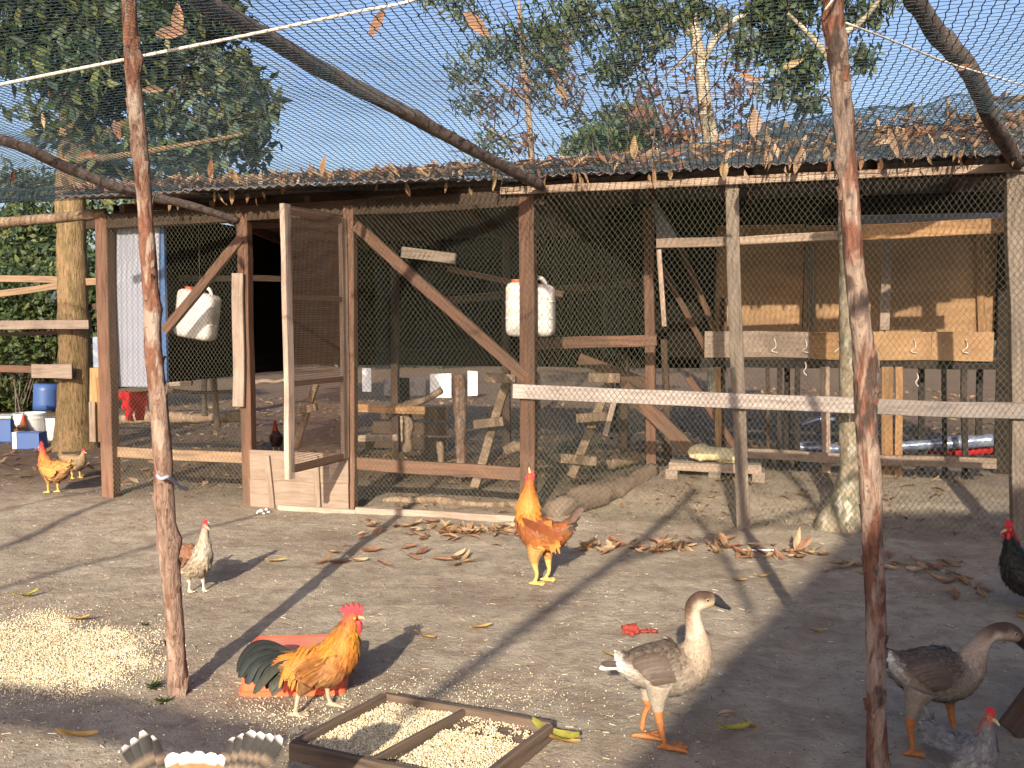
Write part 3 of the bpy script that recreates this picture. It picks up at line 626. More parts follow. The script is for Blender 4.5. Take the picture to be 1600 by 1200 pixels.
beamlog('perch', 'pale short perch behind the blue sheet', (255, 600), (300, 598), .025, 1.4, 'pale', 'perch', sq=True)
beamlog('perch', 'thin grey perch behind the door opening', (395, 600), (450, 592), .018, 1.3, 'grey', 'perch')
beamlog('stump', 'forked stump holding the long perch', (634, 640), (636, 705), .05, 1.3)
beamlog('stump', 'thin stake beside the forked stump', (627, 650), (628, 690), .012, 1.2, 'pale')
beamlog('stump', 'short stake standing before the round log', (687, 690), (689, 730), .03, 1.2)
beamlog('log', 'thick earth covered log along the partition', (862, 806), (1018, 738), .09, .08, 'mound', off2=1.35)
beamlog('log', 'thin log lying on the floor at the front of the coop', (600, 783), (830, 788), .03, .45)
beamlog('log', 'fallen split log behind the roost post', (790, 705), (835, 690), .05, 1.4)
beamlog('log', 'split log lying behind the three crosspiece roost', (950, 725), (1000, 713), .05, 1.6)
beamlog('log', 'long log lying at the back of the left bay', (190, 655), (378, 650), .06, 2.1)
beamlog('stump', 'dead forked branch standing in the left bay', (330, 560), (340, 670), .035, 1.9)
beamlog('stump', 'grey upright stake near the door in the left bay', (318, 560), (320, 650), .03, 1.7, 'grey')
beamlog('pipe', 'pale metal strip leaning on the right roost post', (962, 620), (945, 680), .022, .8, 'palest', 'strip', sq=True)
beamlog('branch', 'slanting grey branch over the perch', (606, 650), (690, 610), .035, 1.25)
beamlog('plank', 'brown plank leaning down to the right behind the rail', (975, 605), (1075, 700), .06, 1.3, 'brown', 'plank', sq=True)
beamlog('plank', 'dark plank leaning under the tie beam', (905, 560), (1010, 600), .05, 1.6, 'brown', 'plank', sq=True)
# white panels stand in for bright sky and lit wall behind the coop gap
def slab(name, label, cat, x0, y0, x1, y1, Y, mat, t=.02):
    a = at(x0, (y0+y1)/2, Y); b = at(x1, (y0+y1)/2, Y); h_ = (at(x0, y0, Y)-at(x0, y1, Y)).length
    o = plank(name, a, b, h_, t, mat, nrm=(0, 1, 0)); return tag(o, label, cat)
slab('bright_gap_panel', 'white stand-in panel for bright distance at left beyond the coop back gap', 'sheet', 566, 575, 580, 612, 19, M['white'])
slab('bright_gap_panel', 'white stand-in panel for bright distance in the middle beyond the coop back gap', 'sheet', 672, 584, 705, 634, 19.4, M['white'])
slab('bright_gap_panel', 'small white stand-in panel for bright distance right of the round log', 'sheet', 731, 580, 746, 618, 19, M['white'])
slab('grey_sheet', 'grey metal sheet standing in the far gap', 'sheet', 600, 590, 665, 640, 20, M['iron'])
slab('dark_board', 'dark board leaning across the far gap', 'board', 612, 590, 640, 650, 12.5, M['blackwood'])
# ================================================================ PALLET, CLOTH, TARP
pp = gp(1115, 748); pt = thing('pallet', 'grey wooden pallet on blocks in the netted run', 'pallet', pp, YAW)
pa = FP(1046, 718, ft(pp)); pb = FP(1190, 722, ft(pp)); z0 = pp.z
for k in range(4): plank('slat', Vector((pa.x, pa.y, z0+.12))+N*(k*.11), Vector((pb.x, pb.y, z0+.12))+N*(k*.11), .095, .025, M['grey'], pt, nrm=(0, 0, 1))
plank('front_board', Vector((pa.x, pa.y, z0+.09))-N*.04, Vector((pb.x, pb.y, z0+.09))-N*.04, .06, .02, M['pale'], pt)
for u in (.03, .5, .97):
    c = pa.lerp(pb, u); block('block', Vector((c.x, c.y, z0+.03))+N*.1, .1, .3, .09, M['grey'], pt)
cx0 = FP(1080, 700, ft(pp)+.02); 
c_ = [cx0+E*a+Vector((0, 0, z-cx0.z+z0)) for a, z in ((-.02, .20), (.06, .225), (.15, .215), (.25, .21), (.33, .185), (.40, .16))]
me = tubemesh([q-c_[0] for q in c_], [.03, .075, .065, .07, .045, .02], sides=18, n=40, rough=.55)
o = link('sack', me, M['yellow'], None, Matrix.Translation(c_[0])); tag(o, 'crumpled cream and yellow sack lying on the pallet', 'sack')
p0 = FP(1395, 698, WB-.1); p1 = FP(1550, 688, WB-.1)
o = tube('tarp_roll', [p0, p0.lerp(p1, .35)-Vector((0, 0, .005)), p0.lerp(p1, .7), p1], [.03, .045, .055, .06], M['tarp'], rough=.35, n=30); tag(o, 'shiny blue and silver tarpaulin roll under the nest boxes at right', 'tarpaulin')
p0 = FP(1245, 698, WB-.1); p1 = FP(1312, 702, WB-.1)
o = tube('tarp_roll', [p0, p0.lerp(p1, .5), p1], [.03, .05, .035], M['tarp'], rough=.35, n=20); tag(o, 'short blue silver tarpaulin piece low behind the pale trunk', 'tarpaulin')
p0 = FP(1250, 664, WB+.1); p1 = FP(1305, 655, WB+.1)
o = tube('tarp_strip', [p0, p0.lerp(p1, .5)+Vector((0, 0, .02)), p1], [.02, .03, .015], M['tarp'], rough=.3, n=16); tag(o, 'thin bright blue plastic strip hanging under the nest boxes', 'plastic strip')
p0 = FP(1450, 706, WB-.02); p1 = FP(1556, 702, WB-.02)
o = tube('red_tarp', [p0, p0.lerp(p1, .5), p1], [.02, .045, .045], M['redcloth'], rough=.3, n=20); tag(o, 'dark red cloth roll beneath the blue tarpaulin', 'cloth')
# rags by left bay
p = FP(207, 612, .5)
def rag(u, v):
    q = p+E*((u-.5)*.30*(1-.35*v))+Vector((0, 0, -.26*v)); return q+N*(.06*mn.noise(Vector((u*4, v*4, 0)))+.04*math.sin(u*9))
vs, fc = sheet(rag, 20, 14); fc = [f for k, f in enumerate(fc) if not (k//20 > 8 and (k*7 % 20) < 5)]
o = link('red_rag', mk(vs, fc, smooth=True), M['redcloth']); o.modifiers.new('s', 'SOLIDIFY').thickness = .006; tag(o, 'bright red rag hanging below the blue white sheet', 'rag')
# white pvc stick on ground right of leaves
a = gp(1160, 863); b = gp(1213, 862); o = tube('white_stick', [a+Vector((0, 0, .012)), b+Vector((0, 0, .012))], .007, M['white'], sides=8); tag(o, 'thin white plastic stick lying near the fence', 'stick')
# ================================================================ LEFT YARD BEYOND: tree, rails, buckets
def cyl_lathe(prof, sides=28):
    v = []; f = []
    for r, z in prof:
        for k in range(sides): a = 2*math.pi*k/sides; v.append((r*math.cos(a), r*math.sin(a), z))
    for j in range(len(prof)-1):
        for k in range(sides): f.append((j*sides+k, j*sides+(k+1) % sides, (j+1)*sides+(k+1) % sides, (j+1)*sides+k))
    return mk(v, f, smooth=False)
bp = gp(48, 692); t = thing('bucket', 'white plastic bucket standing behind the trunk at left', 'bucket', bp)
child('body', cyl_lathe([(0, 0), (.15, 0), (.175, .30), (.185, .30), (.185, .325), (.18, .325), (.18, .35), (.188, .35), (.188, .37), (.17, .37), (.145, .03), (0, .03)]), M['bucket'], t)
bp = gp(84, 693)+Vector((0, .15, 0)); t = thing('bucket', 'second white bucket partly hidden by the left tree trunk', 'bucket', bp)
child('body', cyl_lathe([(0, 0), (.14, 0), (.165, .28), (.175, .28), (.175, .31), (.16, .31), (.135, .03), (0, .03)]), M['bucket'], t)
bp = gp(66, 696)-Vector((0, .3, 0)); t = thing('crate', 'small blue and white box in front of the buckets', 'box', bp)
me = boxmesh(.26, .2, .2, .012); o = child('body', me, M['blueplastic'], t); o.location = (.03, 0, .1)
me = boxmesh(.05, .19, .205, .005); o = child('side', me, M['white'], t); o.location = (-.13, 0, .1025)
bp = gp(5, 690); t = thing('crate', 'dark blue crate at the left picture edge', 'box', bp)
o = child('body', boxmesh(.35, .3, .3, .02), M['blueplastic'], t); o.location = (0, 0, .15); o = child('lid', boxmesh(.37, .32, .03, .01), M['bucket'], t); o.location = (0, 0, .316)
bp = gp(70, 640)
o = tube('drum', [at(72, 640, 12.6), at(72, 600, 12.6)], [.16, .15], M['blueplastic'], sides=20); tag(o, 'faded blue drum standing behind the buckets', 'drum')
TD = gp(118, 700).y
def rail(label, a, b, w, Y, mat='railbrown'):
    o = plank('fence_rail', at(a[0], a[1], Y), at(b[0], b[1], Y), w, .03, M[mat], nrm=(0, 1, 0)); tag(o, label, 'rail', 'wooden rails beside the left tree')
rail('upper thin rail meeting the left tree trunk', (-60, 434), (92, 437), .075, TD-.02); rail('sloping rail just under the upper rail at left', (-60, 468), (92, 446), .075, TD-.02)
rail('pale board nailed across the left tree trunk', (-60, 508), (139, 507), .10, TD-.33, 'palest'); rail('short board with a notch nailed low on the left trunk', (50, 579), (113, 580), .16, TD-.3, 'palest')
rail('dark low rail reaching the notched board', (-60, 574), (52, 577), .08, TD-.2, 'brown'); rail('short rail between the left trunk and coop corner', (135, 441), (160, 439), .08, TD-.1); rail('dark rail under the pale board', (-60, 524), (92, 520), .045, TD, 'dark')
rail('dark rail right of the trunk toward the coop', (135, 480), (160, 478), .07, TD+.1, 'dark')
for k, (x, y0, y1, w) in enumerate(((148, 575, 690, .10), (158, 590, 690, .09), (145, 628, 690, .07))):
    o = plank('picket', at(x, y0, TD-.4-k*.05), at(x, y1, TD-.4-k*.05), w, .04, M['orange' if k < 2 else 'pale'], nrm=(0, 1, 0)); tag(o, ['tall orange brown picket', 'slightly shorter orange brown picket', 'low pale picket'][k]+' between the left tree and coop', 'picket')
o = plank('roofing_sheet', at(146, 550, 11), at(160, 550, 11), .35, .02, M['tarp'], nrm=(0, 1, 0)); tag(o, 'bluish metal sheet propped behind the pickets', 'sheet')
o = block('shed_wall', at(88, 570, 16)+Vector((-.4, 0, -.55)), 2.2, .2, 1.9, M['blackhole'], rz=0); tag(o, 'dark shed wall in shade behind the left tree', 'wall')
# ---------------------------------------------------------------- trees
def leafset(cl, size, cols, aspect=2.2, droop=.3, jit=.45, spread=1.25):
    """cl: list of (centre, radius vec, count). each leaf is a folded 4-vertex blade"""
    V = []; C = []
    for c, r, n, ci in cl:
        d = NR.normal(size=(n, 3)); d /= np.linalg.norm(d, axis=1, keepdims=True); rr = NR.random((n, 1))**.45
        P = np.array(c)+d*rr*np.array(r)*spread
        # sub-clump
        k = max(3, n//45); cen = P[NR.integers(0, n, k)]; idx = NR.integers(0, k, n); P = P*(.38)+cen[idx]*.62+NR.normal(size=(n, 3))*size*.5
        ax = NR.normal(size=(n, 3)); ax[:, 2] -= droop*1.5; ax /= np.linalg.norm(ax, axis=1, keepdims=True)
        up = NR.normal(size=(n, 3)); sd = np.cross(ax, up); sd /= np.linalg.norm(sd, axis=1, keepdims=True); nn = np.cross(ax, sd)
        L = size*(.6+.8*NR.random((n, 1))); w = L/aspect/2
        V.append(np.stack([P, P+ax*L*.45+sd*w+nn*w*.4, P+ax*L, P+ax*L*.45-sd*w+nn*w*.4], 1))
        base = np.array(cols[ci]); base = base[NR.integers(0, len(base), n)]; base = base*(1-jit/2+jit*NR.random((n, 1)))*(.8+.4*NR.random((k, 1)))[idx]
        C.append(np.repeat(base, 4, 0))
    V = np.concatenate(V); C = np.concatenate(C); n = len(V); i = np.arange(n)[:, None]*4
    Fc = np.concatenate([i+np.array([[0, 1, 2]]), i+np.array([[0, 2, 3]])])
    return mk(V.reshape(-1, 3), Fc, C)
GREENS = [(.07, .115, .05), (.09, .135, .05), (.13, .155, .055), (.055, .095, .06)]  # leaf greens lightened and greyed, haze put into the colour
GBR = [(.065, .105, .03), (.055, .09, .03), (.10, .115, .03), (.04, .07, .03)]
BLG = [(.10, .14, .09), (.11, .15, .075), (.08, .125, .095), (.15, .165, .065)]
RED = [(.22, .09, .06), (.16, .07, .05), (.25, .13, .07), (.10, .09, .04)]
CS = [GREENS, GBR, BLG, RED]
def tree(name, label, base, trunk, limbs, cl, size, mat, Y, **k):
    t = thing(name, label, 'tree', base)
    for i_, (pts, rr) in enumerate([trunk]+limbs):
        o = tube('trunk' if i_ == 0 else 'limb', pts, rr, mat, t, sides=16 if i_ == 0 else 8, rough=.14 if i_ == 0 else .1, n=60 if i_ == 0 else 16)
    cc = [(at(x, y, Y+dy), (r/F*Y, r/F*Y*1.3, ry/F*Y), n, ci) for (x, y, r, ry, n, dy, ci) in cl]
    cr = leafset(cc, size, CS, **k); link('crown', cr, M['leafy'], t)
    # twigs
    P = []; Q = []
    for (c, r, n, ci) in cc:
        for q in range(7):
            P.append(np.array(c)+NR.normal(size=3)*np.array(r)*.5); Q.append(np.array(c)+NR.normal(size=3)*np.array(r)*.5)
    vv, ff = threads(P, Q, .006 if Y < 13 else .01); tag(link('twigs', mk(vv, ff), M['log'], t), kind='stuff')
    return t
px = lambda L, Y: [at(x, y, Y) for x, y in L]
base = gp(118, 702); Y1 = TD
tree('tree', 'broad leaved dark green tree with thick brown trunk at left', base, (px([(117, 710), (117, 690), (117, 640), (116, 520), (112, 400), (110, 300), (112, 200), (120, 60), (130, -80)], Y1), [.34, .24, .195, .18, .165, .16, .14, .12, .08]),
     [(px([(112, 240), (200, 190), (290, 130), (350, 100)], Y1), [.07, .05, .03, .015]), (px([(114, 190), (60, 120), (10, 60)], Y1), [.06, .04, .02]), (px([(120, 250), (180, 245), (300, 225), (380, 210)], Y1-.5), [.05, .04, .03, .015])],
     [(60, 20, 90, 60, 744, 0, 0), (20, 60, 60, 45, 347, 0, 1), (150, 40, 90, 60, 843, 0, 1), (250, 40, 90, 60, 843, 0, 0), (320, 30, 70, 60, 545, .5, 0), (110, 110, 80, 45, 538, 0, 0), (200, 120, 90, 50, 576, 0, 0), (300, 110, 80, 45, 499, 0, 2), (350, 130, 55, 45, 345, 0, 2), (385, 190, 50, 35, 230, 0, 2), (320, 190, 60, 40, 249, 0, 2), (240, 190, 60, 35, 230, 0, 0), (130, 170, 60, 40, 269, 0, 0), (190, 240, 65, 30, 211, 0, 2), (300, 240, 60, 28, 184, 0, 2), (390, 245, 42, 26, 126, 0, 2), (180, 275, 60, 22, 99, 0, 2), (330, 275, 60, 18, 99, 0, 2), (415, 170, 25, 25, 76, 0, 2), (150, 215, 50, 25, 134, 0, 0), (255, 275, 50, 20, 99, 0, 2), (60, 165, 40, 14, 49, 0, 2), (90, -60, 160, 60, 793, 0, 0), (280, -60, 120, 60, 595, 0, 0), (70, 215, 30, 20, 45, 0, 2)],
     .175, M['trunk'], Y1)
Y2 = 17.0; b2 = at(1120, 640, Y2); b2.z = 0
tree('tree', 'slender open tree with pale trunk behind the middle of the roof', b2, (px([(1122, 640), (1116, 400), (1112, 235), (1102, 170), (1094, 100), (1084, 30), (1078, -60)], Y2), [.18, .17, .15, .13, .11, .09, .06]),
     [(px([(1096, 105), (1112, 70), (1150, 30), (1200, 8)], Y2), [.07, .06, .045, .03]), (px([(1085, 60), (1040, 20), (980, -10)], Y2), [.05, .04, .02]), (px([(1090, 70), (1070, 90), (1030, 130)], Y2), [.04, .03, .01]), (px([(1080, 0), (1100, -40)], Y2), [.05, .03])],
     [(900, 15, 60, 40, 341, 0, 2), (980, 20, 60, 40, 403, 0, 0), (1040, 25, 55, 35, 310, 0, 0), (1080, 5, 40, 40, 248, 0, 1), (960, 95, 45, 22, 198, 0, 0), (1000, 60, 50, 28, 248, 0, 2), (1005, 25, 50, 40, 248, 0, 1), (870, 60, 45, 35, 186, 0, 3), (1070, 100, 60, 40, 74, 0, 3), (1060, 170, 70, 30, 93, 0, 3), (1120, 180, 70, 30, 74, 0, 3), (1010, 130, 50, 30, 68, 0, 3), (1180, 150, 60, 40, 55, 0, 3), (990, 180, 40, 30, 74, 0, 3), (970, 105, 50, 20, 136, 0, 1), (1130, 30, 40, 30, 93, 0, 2), (1060, -40, 120, 40, 372, 0, 0), (1180, 90, 60, 40, 99, 0, 2), (1140, 130, 70, 40, 93, 0, 3), (1040, 190, 60, 35, 99, 0, 3), (1160, 205, 60, 30, 80, 0, 3), (930, 50, 60, 50, 217, 0, 2), (1150, 60, 50, 40, 99, 0, 2)],
     .17, M['lichen'], Y2, aspect=2.6)
Y3 = 15.0; b3 = at(835, 640, Y3); b3.z = 0
tree('tree', 'thin wispy young tree with sparse hanging leaves behind the roof centre', b3, (px([(838, 640), (832, 300), (826, 180), (818, 100), (812, 30), (808, -40)], Y3), [.07, .055, .045, .04, .03, .02]),
     [(px([(826, 160), (780, 130), (730, 90)], Y3), [.025, .018, .008]), (px([(820, 110), (850, 70), (890, 50)], Y3), [.025, .018, .008]), (px([(830, 230), (780, 210), (730, 180)], Y3), [.02, .015, .006])],
     [(740, 20, 50, 35, 186, 0, 2), (760, 75, 50, 35, 248, 0, 2), (800, 60, 45, 40, 248, 0, 1), (840, 95, 45, 35, 204, 0, 2), (870, 60, 45, 40, 204, 0, 0), (715, 115, 28, 25, 68, 0, 2), (730, 165, 35, 18, 74, 0, 2), (780, 170, 40, 30, 80, 0, 3), (770, 215, 45, 22, 99, 0, 2), (850, 150, 35, 30, 93, 0, 2), (880, 110, 35, 30, 99, 0, 0), (815, 140, 30, 30, 68, 0, 3), (900, 180, 40, 20, 55, 0, 2), (700, -10, 60, 30, 124, 0, 2), (760, 140, 60, 40, 161, 0, 2), (830, 60, 70, 60, 248, 0, 0), (740, 245, 60, 20, 74, 0, 2), (810, 220, 50, 30, 74, 0, 3), (880, 150, 50, 40, 99, 0, 3)],
     .13, M['roost'], Y3, aspect=3)
# tree whose pale trunk stands just behind the netting
gb = gp(1310, 838); Y4 = gb.y+.25
t4 = [(1316, 850), (1314, 820), (1320, 780), (1328, 740), (1328, 640), (1328, 500), (1326, 300), (1316, 150), (1302, 40), (1292, -60)]
tree('tree', 'pale lichen spotted tree growing up through the coop behind the right pole', gb, (px(t4, Y4), [.22, .17, .10, .078, .075, .075, .07, .062, .058, .05]),
     [(px([(1310, 110), (1270, 60), (1230, 20)], Y4), [.03, .02, .01]), (px([(1305, 60), (1350, 30), (1380, -10)], Y4), [.025, .02, .01])],
     [(1230, 40, 55, 50, 806, 1.6, 0), (1200, 10, 50, 35, 403, 1.6, 1), (1255, 100, 45, 45, 558, 1.6, 0), (1215, 130, 35, 30, 186, 1.6, 2), (1260, 160, 35, 30, 155, 1.6, 2), (1340, 20, 40, 25, 217, 1.6, 2), (1350, 85, 28, 28, 186, 1.6, 2), (1220, 205, 55, 25, 260, 2.2, 2), (1170, 60, 35, 30, 136, 1.6, 2), (1380, 0, 45, 20, 155, 1.6, 2), (1270, -20, 110, 40, 744, 1.6, 0)],
     .085, M['lichen'], Y4)
# bushes and hedge
def bush(label, base, cl, size, Y, name='bush', cat='bush', group=None):
    t = thing(name, label, cat, base, 0, group)
    cc = [(at(x, y, Y+dy), (r/F*Y, r/F*Y, ry/F*Y), n, ci) for (x, y, r, ry, n, dy, ci) in cl]
    link('foliage', leafset(cc, size, CS, droop=0), M['leafy'], t); c = cc[0][0]
    P = [np.array(base)+NR.normal(size=3)*.05 for _ in range(14)]; Q = [np.array(c2)+NR.normal(size=3)*.3 for k in range(2) for c2, *_ in cc][:14]; P = P[:len(Q)]
    vv, ff = threads(P, Q, .012); tag(link('stems', mk(vv, ff), M['log'], t), kind='stuff')
bb = at(960, 640, 13); bb.z = 0
bush('rounded green shrub mixed with dry leaves rising above the roof', bb, [(950, 225, 75, 40, 1500, 0, 0), (985, 195, 50, 40, 900, 0, 0), (920, 245, 60, 25, 900, 0, 2), (1040, 215, 50, 22, 350, 0, 3), (1000, 185, 35, 25, 200, -.2, 3), (960, 300, 90, 50, 800, 0, 0)], .12, 13)
for k, (x, y, r, lab) in enumerate(((30, 480, 110, 'bright green shrub behind the rails at left'), (150, 470, 60, 'yellow green shrub between the left trunk and coop'), (-60, 560, 90, 'leafy shrub at the left picture edge'), (60, 610, 60, 'low green shrub under the notched board'))):
    b = at(x, 640, 15+k*.4); b.z = 0; bush(lab, b, [(x, y, r, 60, 1900, 0, 1), (x+20, y+60, r, 50, 1300, 0, 1), (x-30, y-50, r*.9, 40, 500, 0, 0)], .12, 15+k*.4)
b = at(60, 640, 22); b.z = 0
bush('distant hazy grey green tree low over the left rail', b, [(30, 290, 80, 30, 900, 0, 2), (120, 300, 60, 25, 500, 0, 2), (60, 350, 110, 40, 1800, 0, 0), (60, 410, 120, 50, 1800, 0, 0), (200, 320, 80, 20, 300, 0, 2)], .2, 22, 'tree', 'tree')
cl = []
for k in range(46):
    x = -26+k*1.25+R.uniform(-.4, .4); cl.append((Vector((x, 34+R.uniform(-2, 3), 1.2+R.random())), (1.3, 1.2, 1.5), 700, R.choice((0, 1, 2, 0))))
o = link('hedge', leafset(cl, .35, CS), M['leafy']); tag(o, 'far green hedge and scrub beyond the yard', 'hedge', kind='stuff')
# ================================================================ LEAVES
def dryleaf_mesh(L, Wd, curl, tint):
    nu, nv = 8, 4; v = []; f = []; c = []
    for i in range(nu+1):
        u = i/nu; w = Wd*math.sin(math.pi*min(1, u*1.02+.0)**.85)*.5+.001
        for j in range(nv+1):
            s = j/nv*2-1; v.append((L*(u-.5), s*w, curl*L*(u-.5)**2*1.4+abs(s)*w*.5+curl*.08*L*math.sin(u*7+s*2))); q = .8+.3*R.random()-(.25 if j == 2 else 0); c.append([x*q for x in tint])
    for i in range(nu):
        for j in range(nv): a = i*(nv+1)+j; f.append((a, a+1, a+nv+2, a+nv+1))
    m = mk(v, f, np.array(c), smooth=True); m.materials.append(M['dryleaf']); return m
TN = [(.46, .29, .17), (.38, .22, .13), (.52, .36, .23), (.34, .19, .12), (.56, .41, .26), (.42, .27, .14), (.30, .15, .09), (.48, .34, .18)]
LM = [dryleaf_mesh(.115+.05*R.random(), .036+.02*R.random(), R.uniform(.1, .6)*R.choice((1, -.6, .5)), TN[k % 8]) for k in range(16)]
def put_leaf(p, rot, sc, label, group=None, mesh=None, name='dry_leaf'):
    o = bpy.data.objects.new(name, mesh or R.choice(LM)); COL.objects.link(o); o.location = p; o.rotation_euler = rot; o.scale = (sc,)*3
    return tag(o, label, 'leaf', group)
def scatter(n, x0, x1, y0, y1, label, group, sc=(.6, 1.1), tilt=.25):
    for _ in range(n):
        x = R.uniform(x0, x1); y = R.triangular(y0, y1, (y0+y1)/2)+ (x-x0)*0; p = gp(x, y); p.z += .012
        put_leaf(p, (R.gauss(0, tilt), R.gauss(0, tilt), R.uniform(0, 6.28)), R.uniform(*sc), label, group)
scatter(72, 690, 830, 822, 842, 'dry brown leaf in the drift along the pale sill board', 'dry leaves drifted along the sill board')
scatter(26, 560, 720, 812, 850, 'dry leaf lying just left of the sill board drift', 'dry leaves left of the drift')
scatter(76, 900, 1150, 843, 872, 'dry leaf in the drift along the grey ground board', 'dry leaves along the grey ground board', tilt=.5)
scatter(40, 1150, 1300, 850, 880, 'dry leaf lying between the grey post and pale trunk', 'dry leaves near the pale trunk')
scatter(34, 1285, 1500, 868, 905, 'shaded dry leaf on the ground behind the dark pole', 'shaded dry leaves behind the dark pole')
scatter(12, 1440, 1560, 895, 940, 'reddish shaded leaf lying near the black hen', 'shaded leaves near the black hen')
scatter(16, 500, 800, 852, 892, 'yellowish fallen leaf on open ground behind the golden rooster', 'fallen leaves on open ground')
scatter(26, 1050, 1500, 735, 800, 'dusty leaf on the floor of the netted run', 'leaves inside the netted run', tilt=.2)
YL = dryleaf_mesh(.17, .05, .6, (.38, .36, .07)); OL = dryleaf_mesh(.16, .035, .4, (.5, .32, .1))
put_leaf(gp(868, 1158)+Vector((0, 0, .02)), (.2, .1, rad(-28)), 1.1, 'large yellow green leaf beside the feed tray corner', None, YL, 'fallen_leaf')
put_leaf(gp(880, 1163)+Vector((0, 0, .012)), (.1, .05, rad(-20)), .8, 'brown leaf under the yellow green leaf by the tray', None, OL, 'fallen_leaf')
put_leaf(gp(122, 1156)+Vector((0, 0, .015)), (.2, 0, rad(-6)), 1.0, 'single tan leaf lying in the bottom left shadow band', None, OL, 'fallen_leaf')
for (x, y, a, lab, m) in ((40, 935, 20, 'small yellow leaf near the left picture edge', YL), (122, 972, 0, 'tan leaf at the upper edge of the grain heap', OL), (1145, 1146, 5, 'small green leaf in shade right of the walking goose', YL), (1172, 1140, 40, 'yellow leaf standing in shade right of the goose', OL), (1150, 910, 0, 'tan leaf in the sun above the goose', OL), (660, 998, -20, 'round brown leaf behind the golden rooster', OL), (750, 985, 25, 'thin pale leaf on open ground right of the rooster', OL), (955, 1030, 20, 'thin leaf beside the goose tail', OL), (430, 880, 10, 'small leaf beside the pole shadow', OL), (1270, 990, 10, 'brown leaf in the right shadow', OL), (1190, 905, 0, 'leaf sliver near the shadow edge', OL), (735, 880, 30, 'curled orange leaf left of the upright rooster', LM[0]), (600, 885, 30, 'curled dark edged leaf left of centre', LM[3]), (1140, 1120, 15, 'faint brown leaf in shade', LM[2])):
    put_leaf(gp(x, y)+Vector((0, 0, .015)), (R.gauss(0, .2), R.gauss(0, .2), rad(a)), .75, lab, None, m, 'fallen_leaf')
put_leaf(gp(1243, 862)+Vector((0, 0, .09)), (rad(95), rad(-80), rad(20)), 1.25, 'large tan leaf standing upright against the netting', None, LM[4], 'upright_leaf'); put_leaf(gp(1257, 862)+Vector((0, 0, .06)), (rad(80), rad(-35), rad(10)), 1.05, 'brown leaf leaning behind the upright tan leaf', None, LM[1], 'upright_leaf')
put_leaf(gp(1130, 858)+Vector((0, 0, .06)), (rad(80), rad(60), rad(10)), 1.1, 'orange leaf propped on edge left of the grey post foot', None, LM[0], 'upright_leaf')
# leaves caught in net: hanging at the eave
for k in range(64):
    x = R.uniform(130, 1600); y = np.interp(x, [130, 840, 1600], [318, 283, 238])+R.uniform(-22, 12)
    p = FP(x, y, -.2); put_leaf(p, (R.gauss(0, .5), rad(90)+R.gauss(0, .35), R.uniform(0, 6.28)), R.uniform(.5, .95), 'dry leaf hanging in the net along the coop eave', 'dry leaves hanging in the eave net')
for (x, y, r, sc, lab) in ((591, 36, 60, 1.1, 'dark brown leaf lying on the net near the rope end'), (746, 40, -45, 1.35, 'large dark leaf caught in the net at top centre'), (505, 258, 80, 1.1, 'pink brown leaf standing in the net above the eave'), (1178, 192, 88, 1.6, 'long tan leaf hanging in the net right of the thin trunk'), (1130, 262, 88, 1.5, 'long pale leaf hanging before the roof edge'), (1247, 250, 75, 1.3, 'pointed tan leaf hanging left of the dark pole'), (990, 230, 88, 1.3, 'brown leaf hanging in the net before the shrub'), (240, 140, 10, .9, 'sunlit yellow leaf in the net beside the left pole'), (140, 242, 0, .9, 'yellow leaf resting on the net before the left trunk'), (185, 205, -70, 1.0, 'brown leaf hanging left of the left pole'), (1395, 225, -70, 1.3, 'brown leaf cluster top standing on the right roof'), (880, 145, -45, .9, 'small tan leaf in the net over the roof centre'), (1172, 122, -15, .9, 'tan curled leaf in the net right of the thin trunk'), (330, 263, 85, .9, 'pinkish leaf in the net left of the log'), (365, 275, -60, .9, 'dark leaf in the net left of the eave'), (70, 190, -75, .8, 'orange leaf caught in the net by the left tree'), (270, 52, 4, 1.2, 'orange leaf on the net under the log'), (278, 30, 88, 1.2, 'orange stalk like leaf hanging near the top left'), (1240, 100, 20, .9, 'orange leaf in the net left of the dark pole'), (20, 275, 85, .8, 'tan leaf in the net at left edge'), (1505, 105, 15, .8, 'small leaf resting against the crooked log'), (1195, 215, -30, .8, 'flat leaf on the net near the roof')):
    Yd = np.interp(y, [0, 130, 260], [4.3, 5.2, 6.6]); put_leaf(at(x, y, Yd), (rad(90), rad(-r), R.gauss(0, .4)), sc*.95, lab, None, R.choice((LM[3], LM[6], LM[1])) if y < 60 else R.choice(LM), 'caught_leaf')
# leaf litter on the roof / eave: uncountable
V = []; Fc = []; C = []
n0 = 0
for k in range(1500):
    s = R.uniform(-.3, 7.6); t = abs(R.gauss(0, .35)) if R.random() < .6 else R.uniform(0, 1.05)
    if s < 3.2 and t > .3: t = R.uniform(-.12, .25)
    z = float(net_z(np.array(s), np.array(max(t, .01))))+.0+R.uniform(-.035, .03)-.02
    L = R.uniform(.05, .09); w = L*R.uniform(.22, .38); m = Matrix.Translation(W3(s, t-.1, z)) @ Matrix.Rotation(R.uniform(0, 6.28), 4, 'Z') @ Matrix.Rotation(R.gauss(0, .5), 4, 'Y') @ Matrix.Rotation(R.gauss(0, .6), 4, 'X')
    q = [(-L, 0, 0), (0, w, .012), (L, 0, .015), (0, -w, .012), (0, 0, -.004)]; V += [tuple(m @ Vector(a)) for a in q]; c = np.array(R.choice(TN))*R.uniform(.6, 1.2); C += [c]*5
    Fc += [(n0, n0+4, n0+1), (n0+1, n0+4, n0+2), (n0+2, n0+4, n0+3), (n0+3, n0+4, n0)]; n0 += 5
o = link('roof_litter', mk(V, np.array(Fc), np.array(C)), M['dryleaf']); tag(o, 'brown leaf litter spread over the net on the coop roof', 'leaf litter', kind='stuff')
V = []; Fc = []; C = []; n0 = 0
